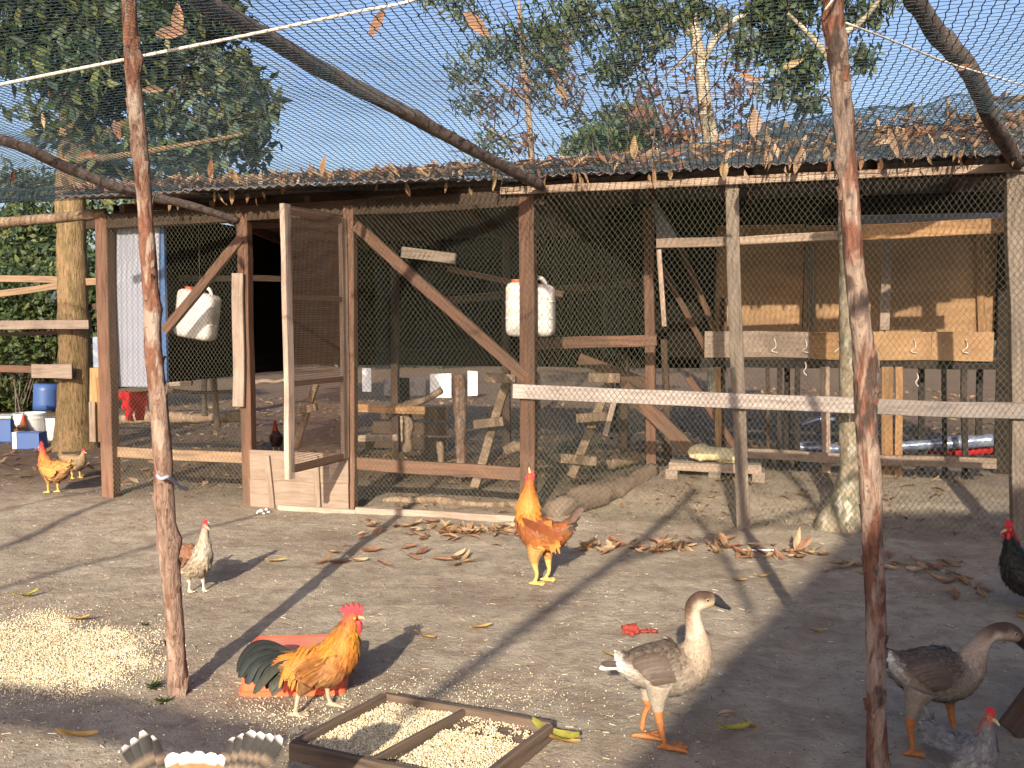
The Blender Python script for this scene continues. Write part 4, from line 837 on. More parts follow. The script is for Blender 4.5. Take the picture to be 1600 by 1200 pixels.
for k in range(5200):
    if k < 3600: p = Vector((R.uniform(-7, 8), R.uniform(8.6, 19), 0))
    else: p = W3(R.uniform(0, 7), R.uniform(.1, 3), 0)
    p.z = hh(p.x, p.y)+.012; L = R.uniform(.04, .075) if k < 3600 else R.uniform(.012, .035); w = L*.4
    m = Matrix.Translation(p) @ Matrix.Rotation(R.uniform(0, 6.28), 4, 'Z') @ Matrix.Rotation(R.gauss(0, .3), 4, 'Y') @ Matrix.Rotation(R.gauss(0, .3), 4, 'X')
    V += [tuple(m @ Vector(a)) for a in ((-L, 0, 0), (0, w, .01), (L, 0, .01), (0, -w, .01))]; C += [np.array(R.choice(TN))*R.uniform(.5, 1)]*4; Fc += [(n0, n0+1, n0+2), (n0, n0+2, n0+3)]; n0 += 4
o = link('leaf_litter', mk(V, np.array(Fc), np.array(C)), M['dryleaf']); tag(o, 'brown leaf litter covering the ground in and behind the coop', 'leaf litter', kind='stuff')
# weeds by pole
def weed(label, p, n, sc):
    V = []; Fc = []; C = []
    for k in range(n):
        a = R.uniform(0, 6.28); L = sc*R.uniform(.5, 1.2); w = L*.13; m = Matrix.Translation(p) @ Matrix.Rotation(a, 4, 'Z') @ Matrix.Rotation(-R.uniform(.1, 1.0), 4, 'Y')
        b = len(V); V += [tuple(m @ Vector(q)) for q in ((0, 0, 0), (L*.5, w, .002), (L, 0, -L*.1), (L*.5, -w, .002))]; Fc += [(b, b+1, b+2), (b, b+2, b+3)]; C += [np.array(R.choice(GBR))*R.uniform(.7, 1.3)]*4
    o = link('weed', mk(V, np.array(Fc), np.array(C)), M['leafy']); tag(o, label, 'weed')
weed('small green weed at the foot of the left pole', gp(240, 1075), 22, .05); weed('tiny green weed right in front of the left pole foot', gp(254, 1098), 14, .04); weed('sprig of grass by the grain edge', gp(225, 978), 10, .035)
# red scrap
rp = gp(985, 990)
def scrap(u, v):
    r = (1 if u < .5 else .32)*(.8+.4*mn.noise(Vector((u*6, v*5, 9)))); return rp+Vector((-.04+u*.17, (v-.5)*.13*r, .01+.025*abs(mn.noise(Vector((u*8, v*8, 2))))+(.03 if u < .45 else 0)*(1-abs(v-.5)*2)))
vs, fc = sheet(scrap, 24, 12); o = link('red_scrap', mk(vs, fc, smooth=True), M['redleaf']); o.modifiers.new('s', 'SOLIDIFY').thickness = .003; tag(o, 'dark red crumpled scrap lying on the ground left of the goose', 'scrap')
for x, y in ((408, 800),):
    o = link('white_scrap', mk(*blobs(np.array([gp(x+dx, y+dy) for dx, dy in ((0, 0), (8, -2), (-6, 3), (4, 4), (12, 2))])+np.array([0, 0, .01]), np.array([.03, .025, .02, .02, .018]), np.ones((5, 3))*.6)), M['white']); tag(o, 'white rags at the foot of the door sill', 'rag')
# ================================================================ GRAIN AND TRAY
GC = np.array([[.82, .73, .50], [.74, .63, .40], [.90, .84, .66], [.60, .48, .30]])
def grains(P, r=.0033): n = len(P); return blobs(P, r*(.6+.8*NR.random(n)), GC[NR.integers(0, 4, n)]*(.75+.4*NR.random((n, 1))), .75)
pts = []
def heap_density(px_, py_):
    dx = (px_-60)/190; dy = (py_-1025)/62; d = math.hypot(dx, dy)+.35*mn.noise(Vector((px_*.018, py_*.04, 0))); return d
cnt = 0
while len(pts) < 24000:
    px_ = R.uniform(-140, 330); py_ = R.uniform(930, 1130); d = heap_density(px_, py_); pr = 1 if d < .75 else math.exp(-(d-.75)*7)
    if R.random() > pr: continue
    p = flat(px_, py_); pts.append((p.x, p.y, hh(p.x, p.y)+.003+(max(0, .8-d)*.012*R.random())))
o = link('grain_heap', mk(*grains(np.array(pts))), M['grain']); tag(o, 'pale yellow cracked grain spread in a heap on the ground at left', 'grain', kind='stuff')
pts = []
while len(pts) < 2000:
    if R.random() < .6: px_ = R.gauss(700, 110); py_ = R.gauss(1088, 22)
    else: px_ = R.gauss(450, 60); py_ = R.gauss(1110, 30)
    p = flat(px_, py_); pts.append((p.x, p.y, hh(p.x, p.y)+.003))
for _ in range(500):
    px_ = R.uniform(0, 1100); py_ = R.uniform(900, 1195); p = flat(px_, py_); pts.append((p.x, p.y, hh(p.x, p.y)+.003))
o = link('spilled_grain', mk(*grains(np.array(pts))), M['grain']); tag(o, 'loose grain spilled on the soil around the feed tray', 'grain', kind='stuff')
tz = .055
c = [flat(455, 1158, tz), flat(603, 1082, tz), flat(862, 1128, tz), flat(738, 1222, tz)]      # left, back, right, front corners (top edge)
tray = thing('feed_tray', 'shallow divided wooden feed tray filled with grain', 'tray', ((c[0].x+c[2].x)/2, (c[0].y+c[2].y)/2, 0))
def side(name, a, b, hgt=.075, w=.028, shrink=0):
    a = a.copy(); b = b.copy(); a.z = b.z = tz-hgt/2; d = (b-a).normalized(); a += d*shrink; b -= d*shrink; plank(name, a, b, hgt, w, M['trough'], tray, nrm=Vector((0, 0, 1)).cross(b-a), wob=.006)
side('side_board', c[0], c[1], shrink=.016); side('side_board', c[1], c[2], .072, shrink=.0); side('side_board', c[2], c[3], shrink=.016); side('side_board', c[3], c[0], .078, shrink=.0)
m1 = c[1].lerp(c[2], .5); m2 = c[0].lerp(c[3], .46); side('divider', m1, m2, .065, .02, .018)
ctr = (c[0]+c[1]+c[2]+c[3])/4; bl = [ctr+(q-ctr)*.97 for q in c]
v = [(q.x, q.y, .012) for q in bl]+[(q.x, q.y, .002) for q in bl]; link('bottom_board', mk(v, [(0, 1, 2, 3), (7, 6, 5, 4), (0, 4, 5, 1), (1, 5, 6, 2), (2, 6, 7, 3), (3, 7, 4, 0)]), M['trough'], tray)
pts = []
while len(pts) < 24000:
    u, v_ = R.random(), R.random(); p = c[0].lerp(c[1], u).lerp(c[3].lerp(c[2], u), v_); p = ctr+(p-ctr)*.955
    if abs((v_-.5)+.04*(u-.5)*0) < .02: continue
    dn = .55+mn.noise(Vector((p.x*7, p.y*7, 3)))*1.2
    if v_ < .5 and R.random() > dn+.6: continue
    if v_ > .5 and u > .72 and R.random() > .25+mn.noise(Vector((p.x*20, p.y*20, 3))): continue
    pts.append((p.x, p.y, .015+R.random()*.014+.01*max(0, dn-.5)))
o = link('tray_grain', mk(*grains(np.array(pts), .0036)), M['grain']); tag(o, 'cracked grain lying in the feed tray', 'grain', kind='stuff')
# orange tub lying upside down behind the rooster
tb = gp(462, 1080); tub = thing('plastic_tub', 'orange red plastic tub upside down behind the golden rooster', 'tub', tb)
def tubmesh(w, d, h, tw, td, r=.03):
    def ring(w, d, z, r): 
        o = []
        for (sx, sy, a0) in ((1, 1, 0), (-1, 1, 90), (-1, -1, 180), (1, -1, 270)):
            for k in range(5): a = rad(a0+k*22.5); o.append((sx*(w/2-r)+r*math.cos(a), sy*(d/2-r)+r*math.sin(a), z))
        return o
    rg = [ring(w-.01, d-.01, 0, r), ring(w, d, 0, r), ring(w, d, .018, r), ring(w-.014, d-.014, .022, r), ring(tw, td, h-.012, r), ring(tw-.02, td-.02, h, r), ring(tw-.05, td-.05, h-.004, r)]
    v = [p for q in rg for p in q]; f = []; k = 20
    for j in range(len(rg)-1):
        for i in range(k): f.append((j*k+i, j*k+(i+1) % k, (j+1)*k+(i+1) % k, (j+1)*k+i))
    return v, f, [tuple((len(rg)-1)*k+i for i in range(k))]
v, f, top = tubmesh(.43, .28, .165, .39, .25); child('body', mk(v, f), M['red'], tub); 
v2 = [v[i] for i in top[0]]; child('base', mk(v2, [tuple(range(20))]), M['pink'], tub)
tub.location = (tb.x-.015, tb.y+.09, hh(tb.x, tb.y)+.0); tub.rotation_euler = (0, 0, rad(4))
# ================================================================ BIRDS
def cmixv(a, b, t): return np.array(a)*(1-t)+np.array(b)*t
def bird(name, label, cat, org, sc_px, gpos, yaw, spine, legs, feath, tails, head, extra=None, voxel=.0045, ysc=.8, group=None, neck_y=None, mirror=1):
    """spine: list (px,py,r,coltop,colbot,flen,ry) tail->head in a side-view pixel sheet whose foot point is org; legs: list of (pts[(px,py,r)], y, col)"""
    T = thing(name, label, cat, gpos, yaw, group)
    def L(px_, py_, y=0.0): return Vector(((px_-org[0])/sc_px*mirror, y, (org[1]-py_)/sc_px))
    bm = bmesh.new(); st = []
    def loft(pts, sides=16):
        rings = []
        for i_, (c, rz, ry) in enumerate(pts):
            a = pts[max(i_-1, 0)][0]; b = pts[min(i_+1, len(pts)-1)][0]; t = (b-a).normalized(); u = Vector((0, 1, 0)); u = (u-t*u.dot(t)).normalized(); w = t.cross(u)
            rings.append([bm.verts.new(c+u*ry*math.cos(q*2*math.pi/sides)+w*rz*math.sin(q*2*math.pi/sides)) for q in range(sides)])
        for r0, r1 in zip(rings, rings[1:]):
            for q in range(sides): bm.faces.new((r0[q], r0[(q+1) % sides], r1[(q+1) % sides], r1[q]))
        bm.faces.new(list(reversed(rings[0]))); bm.faces.new(rings[-1])
    K = spline([(s[0], s[1], s[2], s[6] if len(s) > 6 else s[2]*ysc)+tuple(s[3])+tuple(s[4])+(s[5],) for s in spine], (len(spine)-1)*3)
    pts = []
    for q in K: pts.append((L(q[0], q[1], (neck_y(q[0], q[1]) if neck_y else 0)), max(q[2], 1)/sc_px, max(q[3], 1)/sc_px))
    loft(pts)
    for i_, (q, p) in enumerate(zip(K, pts)):
        a = pts[max(i_-1, 0)][0]; b = pts[min(i_+1, len(K)-1)][0]; st.append((p[0], (b-a).normalized(), p[1], np.clip(q[4:7], 0, 1), np.clip(q[7:10], 0, 1), q[10]/sc_px, p[2]))
    for (lp, y, col, ucol) in legs:
        sp2 = spline([(a, b, r, y_) for (a, b, r, y_) in [(q[0], q[1], q[2], (q[3] if len(q) > 3 else y)) for q in lp]], (len(lp)-1)*3)
        ll = [(L(q[0], q[1], q[3]), q[2]/sc_px, q[2]/sc_px) for q in sp2]; loft(ll, 10)
        for i_, p in enumerate(ll):
            f_ = i_/(len(ll)-1); cc_ = ucol if f_ < .36 else col; st.append((p[0], Vector((.3, 0, 1)), p[1], np.array(cc_), np.array(cc_), (3 if f_ < .3 else 0)/sc_px, p[1]))
        fx, fz, fy = ll[-1][0].x, ll[-1][0].z, ll[-1][0].y; tl = lp[-1][2]/sc_px
        for an in (-28, 0, 28, 175):
            ln = (head.get('toe', 28) if abs(an) < 90 else head.get('toe', 28)*.45)/sc_px; d = Vector((math.cos(rad(an)), math.sin(rad(an)), 0))
            r0 = max(tl*.95, voxel*1.15); base_ = Vector((fx, fy, r0*.9))
            loft([(base_-d*.004, r0, r0), (base_+d*ln*.5+Vector((0, 0, r0*.25)), r0*.85, r0*.85), (base_+d*ln, r0*.6, r0*.6)], 8)
            for w_ in (0, .5, 1): st.append((base_+d*ln*w_, d, r0, np.array(col), np.array(col), 0, r0))
        if head.get('web'):
            ln = head.get('toe', 28)/sc_px; b_ = Vector((fx, fy, voxel*1.2)); tri = [b_, b_+Vector((math.cos(rad(-30)), math.sin(rad(-30)), 0))*ln*.85, b_+Vector((ln*.95, 0, 0)), b_+Vector((math.cos(rad(30)), math.sin(rad(30)), 0))*ln*.85]
            lo = [bm.verts.new(q-Vector((0, 0, voxel*.7))) for q in tri]; hi = [bm.verts.new(q+Vector((0, 0, voxel*.7))) for q in tri]
            bm.faces.new(list(reversed(lo))); bm.faces.new(hi)
            for q in range(4): bm.faces.new((lo[q], lo[(q+1) % 4], hi[(q+1) % 4], hi[q]))
    bmesh.ops.recalc_face_normals(bm, faces=bm.faces)
    tmp = bpy.data.objects.new('tmp', bm_me(bm)); COL.objects.link(tmp)
    md = tmp.modifiers.new('r', 'REMESH'); md.mode = 'VOXEL'; md.voxel_size = voxel; sm_ = tmp.modifiers.new('s', 'SMOOTH'); sm_.iterations = 2; sm_.factor = .5
    dg = bpy.context.evaluated_depsgraph_get(); me = bpy.data.meshes.new_from_object(tmp.evaluated_get(dg)); bpy.data.objects.remove(tmp)
    n = len(me.vertices); co = np.zeros(n*3, np.float32); me.vertices.foreach_get('co', co); co = co.reshape(-1, 3).astype(float); no = np.array([v.normal for v in me.vertices]) if n < 1 else np.zeros((n, 3))
    nb_ = np.zeros(n*3, np.float32); me.vertices.foreach_get('normal', nb_); no = nb_.reshape(-1, 3).astype(float)
    sc = np.array([s[0] for s in st]); sr = np.array([max(s[2], .004) for s in st]); stan = np.array([s[1] for s in st]); ct = np.array([s[3] for s in st]); cb = np.array([s[4] for s in st]); fl = np.array([s[5] for s in st])
    D_ = np.linalg.norm(co[:, None]-sc[None], axis=2)-sr[None]*.9; idx = D_.argmin(1)
    up_ = np.cross(np.tile([0, -1., 0], (len(st), 1)), stan); up_ /= np.linalg.norm(up_, axis=1, keepdims=True)+1e-9; up_ *= np.where(up_[:, 2:3] < -.2, -1, 1)
    rel = ((co-sc[idx])*up_[idx]).sum(1)/sr[idx]+.18*vn(co[:, 0]*40, co[:, 2]*40, 1, 3)*2; w_ = np.clip(rel*1.2+.35, 0, 1)[:, None]; w_ = w_*w_*(3-2*w_)
    colv = cb[idx]*(1-w_)+ct[idx]*w_
    # soften between stations
    a = me.color_attributes.new('Col', 'FLOAT_COLOR', 'POINT'); c4 = np.ones((n, 4), np.float32); c4[:, :3] = colv*(.9+.2*NR.random((n, 1))); a.data.foreach_set('color', c4.ravel())
    me.polygons.foreach_set('use_smooth', np.ones(len(me.polygons), bool)); me.materials.clear()
    child('body', me, M['bird'], T)
    # plumage
    ok = np.where(fl[idx] > .001)[0]; nf = min(feath, len(ok)); ch = NR.choice(ok, nf, replace=False)
    P = co[ch]; Nn = no[ch]; tg = -stan[idx[ch]]; tg[:, 2] -= head.get('droop', .15); tg -= Nn*(tg*Nn).sum(1, keepdims=True); tg /= np.linalg.norm(tg, axis=1, keepdims=True)+1e-9
    tg = tg+NR.normal(size=tg.shape)*.12; Ln = fl[idx[ch]][:, None]*(.7+.6*NR.random((nf, 1))); sdv = np.cross(Nn, tg); sdv /= np.linalg.norm(sdv, axis=1, keepdims=True)+1e-9
    wd = Ln*head.get('fw', .2)*(.8+.4*NR.random((nf, 1))); lf = head.get('lift', .13)
    Vf = np.stack([P-Nn*.003, P+tg*Ln*.45+sdv*wd+Nn*Ln*lf*.8, P+tg*Ln*.5+Nn*Ln*(lf*.8+.06), P+tg*Ln*.45-sdv*wd+Nn*Ln*lf*.8, P+tg*Ln+Nn*Ln*lf*.5], 1)
    cf = colv[ch]*(.72+.5*NR.random((nf, 1))); cf5 = np.repeat(cf[:, None], 5, 1); cf5[:, 0] *= .7; cf5[:, 4] = cf5[:, 4]*head.get('tip', 1.15)
    if 'edge' in head: ec = np.array(head['edge']); mm = (w_[ch] > .5).astype(float); cf5[:, 4] = cf5[:, 4]*(1-mm*.7)+ec*mm*.7
    i5 = np.arange(nf)[:, None]*5; Ff = np.concatenate([i5+np.array([[0, 1, 2]]), i5+np.array([[0, 2, 3]]), i5+np.array([[1, 4, 2]]), i5+np.array([[2, 4, 3]])])
    child('plumage', mk(Vf.reshape(-1, 3), Ff, cf5.reshape(-1, 3)), M['feather'], T)
    # big feathers (tail, wings): (part name, [ (p0,p1,p2,width,y0,y1,colA,colB,bands) ])
    for pname, ribs in tails:
        for ribs in ([ribs] if pname in ('tail', 'hackle') else [[q for q in ribs if q[5] < 0], [q for q in ribs if q[5] >= 0]]):
         V = []; Fc = []; C = []
         for rb in ribs:
            (p0, p1, p2, w, y0, y1, ca, cb_) = rb[:8]; tipc = rb[8] if len(rb) > 8 else None; nb2 = 12; b0 = len(V)
            A_ = L(*p0, y0); B_ = L(*p1, (y0+y1)/2); C_ = L(*p2, y1)
            face = Vector(rb[9]) if len(rb) > 9 else Vector((0, 1, .25))
            for i_ in range(nb2+1):
                u = i_/nb2; p = A_*(1-u)**2+B_*2*u*(1-u)+C_*u*u; d = (B_-A_)*(1-u)+(C_-B_)*u; wv = face.cross(d)
                wv = wv.normalized() if wv.length > 1e-6 else Vector((0, 0, 1)); ww = w/sc_px*(.35+.65*math.sin(min(1, u*1.6)*math.pi/2))*(1 if u < .8 else math.sqrt(max(0, 1-((u-.8)/.21)**2)))
                cc_ = cmixv(ca, cb_, u)
                if tipc is not None:
                    if tipc[0] == 'bar':
                        if u > .93: cc_ = np.array((.78, .76, .72))
                        elif u > .72: cc_ = np.array((.02, .018, .017))
                        elif i_ % 2: cc_ = np.array((.02, .018, .015))
                        else: cc_ = np.array((.17, .125, .085))
                    elif tipc[0] == 'white' and u > .8: cc_ = np.array((.75, .72, .66))
                V += [tuple(p-wv*ww), tuple(p+face.normalized()*ww*.25), tuple(p+wv*ww)]; C += [cc_*.85, cc_*1.1, cc_*.95]
            for i_ in range(nb2):
                for q in range(2): a_ = b0+i_*3+q; Fc.append((a_, a_+1, a_+4, a_+3))
         child(pname, mk(V, np.array(Fc), np.clip(np.array(C), 0, 1), smooth=False), M['feather'], T)
    # head gear
    e = head['eye']; hy = head.get('hy', 0)
    for sg in (-1, 1):
        for (nm_, r_, mt, off) in (('iris', head.get('er', 2.2)*head.get('irs', 1.45), M[head.get('irm', 'iris')], 0), ('eye', head.get('er', 2.2), M['eye'], .8)):
            bm = bmesh.new(); bmesh.ops.create_icosphere(bm, subdivisions=2, radius=r_/sc_px); me = bm_me(bm, True); o = child(nm_, me, mt, T); o.location = L(e[0], e[1], hy+sg*(e[2]+off)/sc_px)
    bk = head['beak']; me = tubemesh([L(a, b, hy) for a, b, _ in bk], [r/sc_px for *_, r in bk], sides=10, n=10); child('beak', me, head.get('bm', M['horn']), T)
    if 'comb' in head:
        pl = head['comb']; th_ = head.get('cth', 2.2)/sc_px; bm = bmesh.new(); vs = [bm.verts.new(L(a, b, hy-th_)) for a, b in pl]; f_ = bm.faces.new(vs); r_ = bmesh.ops.extrude_face_region(bm, geom=[f_]); 
        for v in r_['geom']:
            if isinstance(v, bmesh.types.BMVert): v.co.y += 2*th_
        bmesh.ops.recalc_face_normals(bm, faces=bm.faces); bmesh.ops.triangulate(bm, faces=[f for f in bm.faces if len(f.verts) > 4]); child('comb', bm_me(bm), M['comb'], T)
    for (wx, wy, wr, wh) in head.get('wattle', []):
        for sg in (-1, 1):
            bm = bmesh.new(); bmesh.ops.create_uvsphere(bm, u_segments=12, v_segments=8, radius=1)
            for v in bm.verts: v.co = Vector((v.co.x*wr/sc_px, v.co.y*2/sc_px, v.co.z*wh/sc_px))
            o = child('wattle', bm_me(bm, True), M['comb'], T); o.location = L(wx, wy, hy+sg*3/sc_px)
    if extra: extra(T, L)
    return T
GOLD = (.43, .175, .022); ORA = (.33, .115, .024); RB = (.24, .075, .022); BRN = (.20, .10, .04); BLK = (.018, .022, .022); BUFF = (.5, .27, .09)
# ---- golden rooster
def rnd(a, b): return R.uniform(a, b)
tail = []
for k in range(15):
    f_ = k/14; x2 = 374+f_*36+rnd(-3, 3); y2 = 1050+f_*24+rnd(-6, 6)
    tail.append(((462-rnd(0, 6), 1022+f_*14), (412-18*(1-f_)+8*f_, 982+f_*52+rnd(-5, 5)), (x2+f_*14, y2), rnd(5, 7), rnd(-.01, .01), rnd(-.04, .04), BLK, (.02, .03, .03)))
for k in range(14):
    f_ = k/13; tail.append(((468, 1022+f_*20), (440-f_*6, 1015+f_*28), (402+f_*38+rnd(-4, 4), 1066+f_*12+rnd(-6, 6)), rnd(5, 7.5), rnd(-.03, .03), rnd(-.06, .06), (.03, .03, .025), (.05, .055, .04)))
tail.append(((465, 1018), (395, 965), (372, 1046), 5.5, 0, .01, BLK, BLK)); tail.append(((465, 1020), (400, 972), (378, 1050), 5.5, .01, -.02, BLK, BLK))
sadd = []
for k in range(44):
    f_ = rnd(0, 1); sg = R.choice((-1, 1)); x = 455+f_*45; sadd.append(((x+14, 1004-f_*8+rnd(0, 6)), (x-2, 1018+rnd(-3, 5)), (x-8+rnd(-5, 5), 1058+rnd(-12, 8)), rnd(1.8, 2.8), sg*.025, sg*(.062), GOLD, (.44, .185, .022)))
wing = []
for sg in (-1, 1):
    for k in range(16):
        f_ = k/15; wing.append(((535-f_*10, 1010+f_*20), (510-f_*8, 1018+f_*24), (468+f_*14+rnd(-4, 4), 1034+f_*26), rnd(5, 7), sg*.062, sg*.07, (.26, .11, .03), (.17, .06, .02) if k % 2 else (.34, .15, .04)))
hack = []
for k in range(90):
    f_ = rnd(0, 1); sg = R.choice((-1, 1)); hack.append(((552-f_*3, 955+f_*22), (545-f_*10, 975+f_*22), (535-rnd(0, 40)*f_-rnd(-12, 10), 1004+f_*12+rnd(-6, 6)), rnd(1.6, 2.6), sg*.015, sg*rnd(.02, .066), (.38, .135, .02), (.47, .205, .028)))
bird('rooster', 'golden rooster with black sickle tail before the orange tub', 'rooster', (490, 1108), 405, gp(488, 1112), 0,
     [(442, 1030, 7, BLK, BLK, 12), (456, 1032, 17, RB, BLK, 20), (478, 1036, 25, GOLD, BRN, 22), (500, 1037, 30, ORA, BRN, 16), (520, 1028, 32, ORA, (.32, .15, .055), 14), (535, 1009, 28, GOLD, ORA, 20), (544, 988, 21, GOLD, GOLD, 22), (550, 970, 15, ORA, GOLD, 15), (556, 957, 11.5, (.5, .08, .05), (.5, .1, .05), 3), (565, 957, 5.5, (.55, .05, .05), (.55, .05, .05), 0)],
     [([(487, 1054, 15), (479, 1066, 9), (473, 1074, 4.6), (469, 1095, 3.6), (466, 1107, 3.6)], -.05, (.48, .36, .26), BRN), ([(510, 1054, 15), (510, 1067, 9), (510, 1076, 4.6), (512, 1094, 3.6), (518, 1107, 3.6)], .05, (.48, .36, .26), BRN)],
     4200, [('tail', tail), ('saddle_feathers', sadd), ('wing', wing), ('hackle', hack)],
     {'eye': (560, 955, 10.5), 'beak': [(563, 956, 4.5), (570, 957, 3), (575, 960, .8)], 'comb': [(536, 948), (538, 938), (544, 942), (545, 934), (551, 940), (554, 932), (558, 939), (563, 932), (566, 940), (572, 938), (571, 947), (569, 955), (560, 951), (550, 952), (543, 950)], 'wattle': [(564, 972, 6, 11), (556, 966, 4.5, 5)], 'toe': 24, 'fw': .15, 'lift': .06})
# ---- upright rooster looking up, seen from behind-right (facing away-left)
HX = (.52, .20, .035)
tail2 = []
for k in range(16):
    f_ = k/15; tail2.append(((885, 828+rnd(-4, 8)), (893+6*f_, 805+f_*18), (912-f_*18+rnd(-2, 2), 786+f_*42+rnd(-3, 3)), rnd(4, 5.5), rnd(-.03, .03), rnd(-.09, .09), (.12, .07, .05), (.17, .11, .09) if k % 3 else (.05, .05, .05)))
hk2 = []
for k in range(120):
    a = rnd(0, 6.28); f_ = rnd(0, 1); hk2.append(((827+2*math.cos(a), 750+f_*24), (826+14*math.cos(a), 772+f_*18), (827+21*math.cos(a)+rnd(-2, 2), 792+f_*12), rnd(1.4, 2.2), .02*math.sin(a), .07*math.sin(a), (.38, .12, .02), (.52, .25, .045), None, (math.cos(a), math.sin(a), .3)))
w2 = []
for sg in (-1, 1):
    for k in range(16): f_ = k/15; w2.append(((818+f_*6, 805+f_*12), (842+f_*4, 815+f_*20), (880-f_*14+rnd(-2, 2), 836+f_*14), rnd(3.4, 5), sg*.082, sg*.074, (.20, .055, .02), (.33, .13, .03) if k > 8 else (.32, .1, .04)))
sad2 = [((850+rnd(0, 14), 812+rnd(-3, 5)), (862+rnd(0, 5), 828), (862+rnd(0, 18), 850+rnd(-6, 10)), 1.8, s*.052, s*.078, (.34, .13, .025), (.42, .18, .03)) for s in (-1, 1) for _ in range(26)]
bird('rooster', 'orange rooster stretching its neck straight up beside the leaf drift', 'rooster', (843, 912), 276, gp(842, 911), rad(-6),
     [(894, 812, 5, BLK, BRN, 12), (880, 827, 14, RB, BRN, 14), (862, 835, 23, RB, RB, 13), (844, 834, 27, RB, ORA, 12), (830, 816, 22, RB, RB, 13), (826, 795, 16, GOLD, GOLD, 18), (827, 775, 12, HX, HX, 17), (828, 758, 8, (.5, .14, .03), ORA, 10), (829, 746, 6, (.5, .08, .04), (.5, .08, .04), 2), (829, 738, 3.5, (.5, .04, .04), (.5, .04, .04), 0)],
     [([(840, 852, 15), (837, 868, 9.5), (838, 882, 5), (841, 896, 3), (836, 909, 3)], -.045, (.62, .42, .14), BUFF), ([(856, 852, 14), (856, 868, 8.5), (857, 882, 5), (858, 896, 3), (851, 909, 3)], .045, (.62, .42, .14), BUFF)],
     3400, [('tail', tail2), ('hackle', hk2), ('wing', w2), ('saddle_feathers', sad2)],
     {'eye': (829, 745, 5.5), 'er': 1.2, 'beak': [(829, 741, 2.5), (828, 734, 1.6), (827, 729, .5)], 'comb': [(832, 750), (836, 747), (834, 744), (837, 741), (834, 738), (836, 734), (832, 735), (829, 739), (829, 748)], 'cth': 1.3, 'wattle': [(824, 746, 2.2, 4)], 'toe': 18, 'fw': .15, 'lift': .06}, mirror=-1 if 0 else 1, voxel=.005)
# ---- generic hen built on a 100 px/0.40 m sheet
def hen(label, px_, py_, h_m, yaw, cols, head_dir=1, comb=3, legc=(.6, .42, .1), name='hen', nf=1400, crouch=0, tailc=None, neck=0):
    top, bot, nk, hd = cols; g_ = gp(px_, py_); sc = 100/h_m; c_ = crouch
    sp3 = [(8, 45-c_*.3, 4, top, bot, 10), (16, 48, 10, top, bot, 12), (30, 54, 18, top, bot, 10), (47, 57, 21, top, bot, 9), (60, 52, 19, top, bot, 8), (68, 40+c_, 13, nk, nk, 9), (71, 28+c_*2-neck, 8.5, nk, nk, 8), (73, 17+c_*3-neck, 6, hd, nk, 5), (75, 10+c_*3.2-neck, 5, hd, hd, 1), (79, 10+c_*3.2-neck, 3, hd, hd, 0)]
    tl = [('tail', [((16, 46+k), (8, 36+k*1.6), (1+rnd(0, 5), 28+k*2.2), 3.0, 0, rnd(-.03, .03), tailc or top, tailc or bot) for k in range(9)]),
          ('wing', [((60-k, 48+k*1.1), (42, 51+k*1.5), (20+k+rnd(-2, 2), 53+k*1.2), 2.8, s*.20*h_m, s*.20*h_m, top, tailc or top) for k in range(9) for s in (-1, 1)])]
    hz = c_*3.2-neck
    return bird(name, label, 'hen', (48, 100), sc, g_, yaw, sp3, [([(44, 70, 8), (43, 80, 4), (45, 88, 2), (43, 99, 2)], -.03, legc, bot), ([(54, 70, 8), (54, 80, 4), (55, 88, 2), (55, 99, 2)], .03, legc, bot)], nf, tl,
                {'eye': (76, 9+hz, 4.2), 'er': .9, 'beak': [(78, 10+hz, 2), (82, 11+hz, 1.4), (85, 13+hz, .3)], 'comb': [(71, 7+hz), (70, 3+hz-comb*.3), (73, 3+hz), (74, 0+hz-comb*.6), (76, 3+hz), (78, 0+hz-comb*.4), (79, 4+hz), (80, 7+hz), (76, 6+hz)], 'cth': .7, 'wattle': [(78, 16+hz, 1.8, 2.5+comb*.4)] if comb > 1 else [], 'toe': 10, 'fw': .2}, voxel=.0055)
hen('orange brown hen with red face walking at far left', 84, 770, .44, rad(160), ((.50, .24, .06), (.36, .2, .08), (.5, .18, .05), (.6, .05, .04)))
hen('dusty buff hen pecking behind the orange brown hen', 118, 748, .36, rad(-15), ((.34, .24, .13), (.3, .22, .13), (.36, .25, .14), (.34, .24, .15)), crouch=6, comb=0, nf=900)
hen('red brown hen standing beside the white buckets', 34, 698, .40, rad(100), ((.3, .14, .05), (.24, .12, .06), (.34, .1, .04), (.45, .05, .04)), nf=800)
hen('white and chestnut speckled young hen behind the left pole', 306, 925, .40, rad(-40), ((.24, .12, .07), (.28, .23, .165), (.38, .33, .26), (.42, .22, .19)), comb=0, legc=(.62, .52, .44), neck=5, tailc=(.20, .085, .05))
hen('dark red hen standing in the coop doorway', 432, 708, .38, rad(110), ((.12, .04, .02), (.05, .025, .02), (.34, .07, .02), (.45, .04, .03)), nf=800)
hen('black hen with red comb at the right picture edge in shade', 1606, 962, .50, rad(195), ((.02, .018, .016), (.03, .025, .02), (.02, .018, .016), (.45, .03, .03)), legc=(.3, .2, .08), nf=1500)
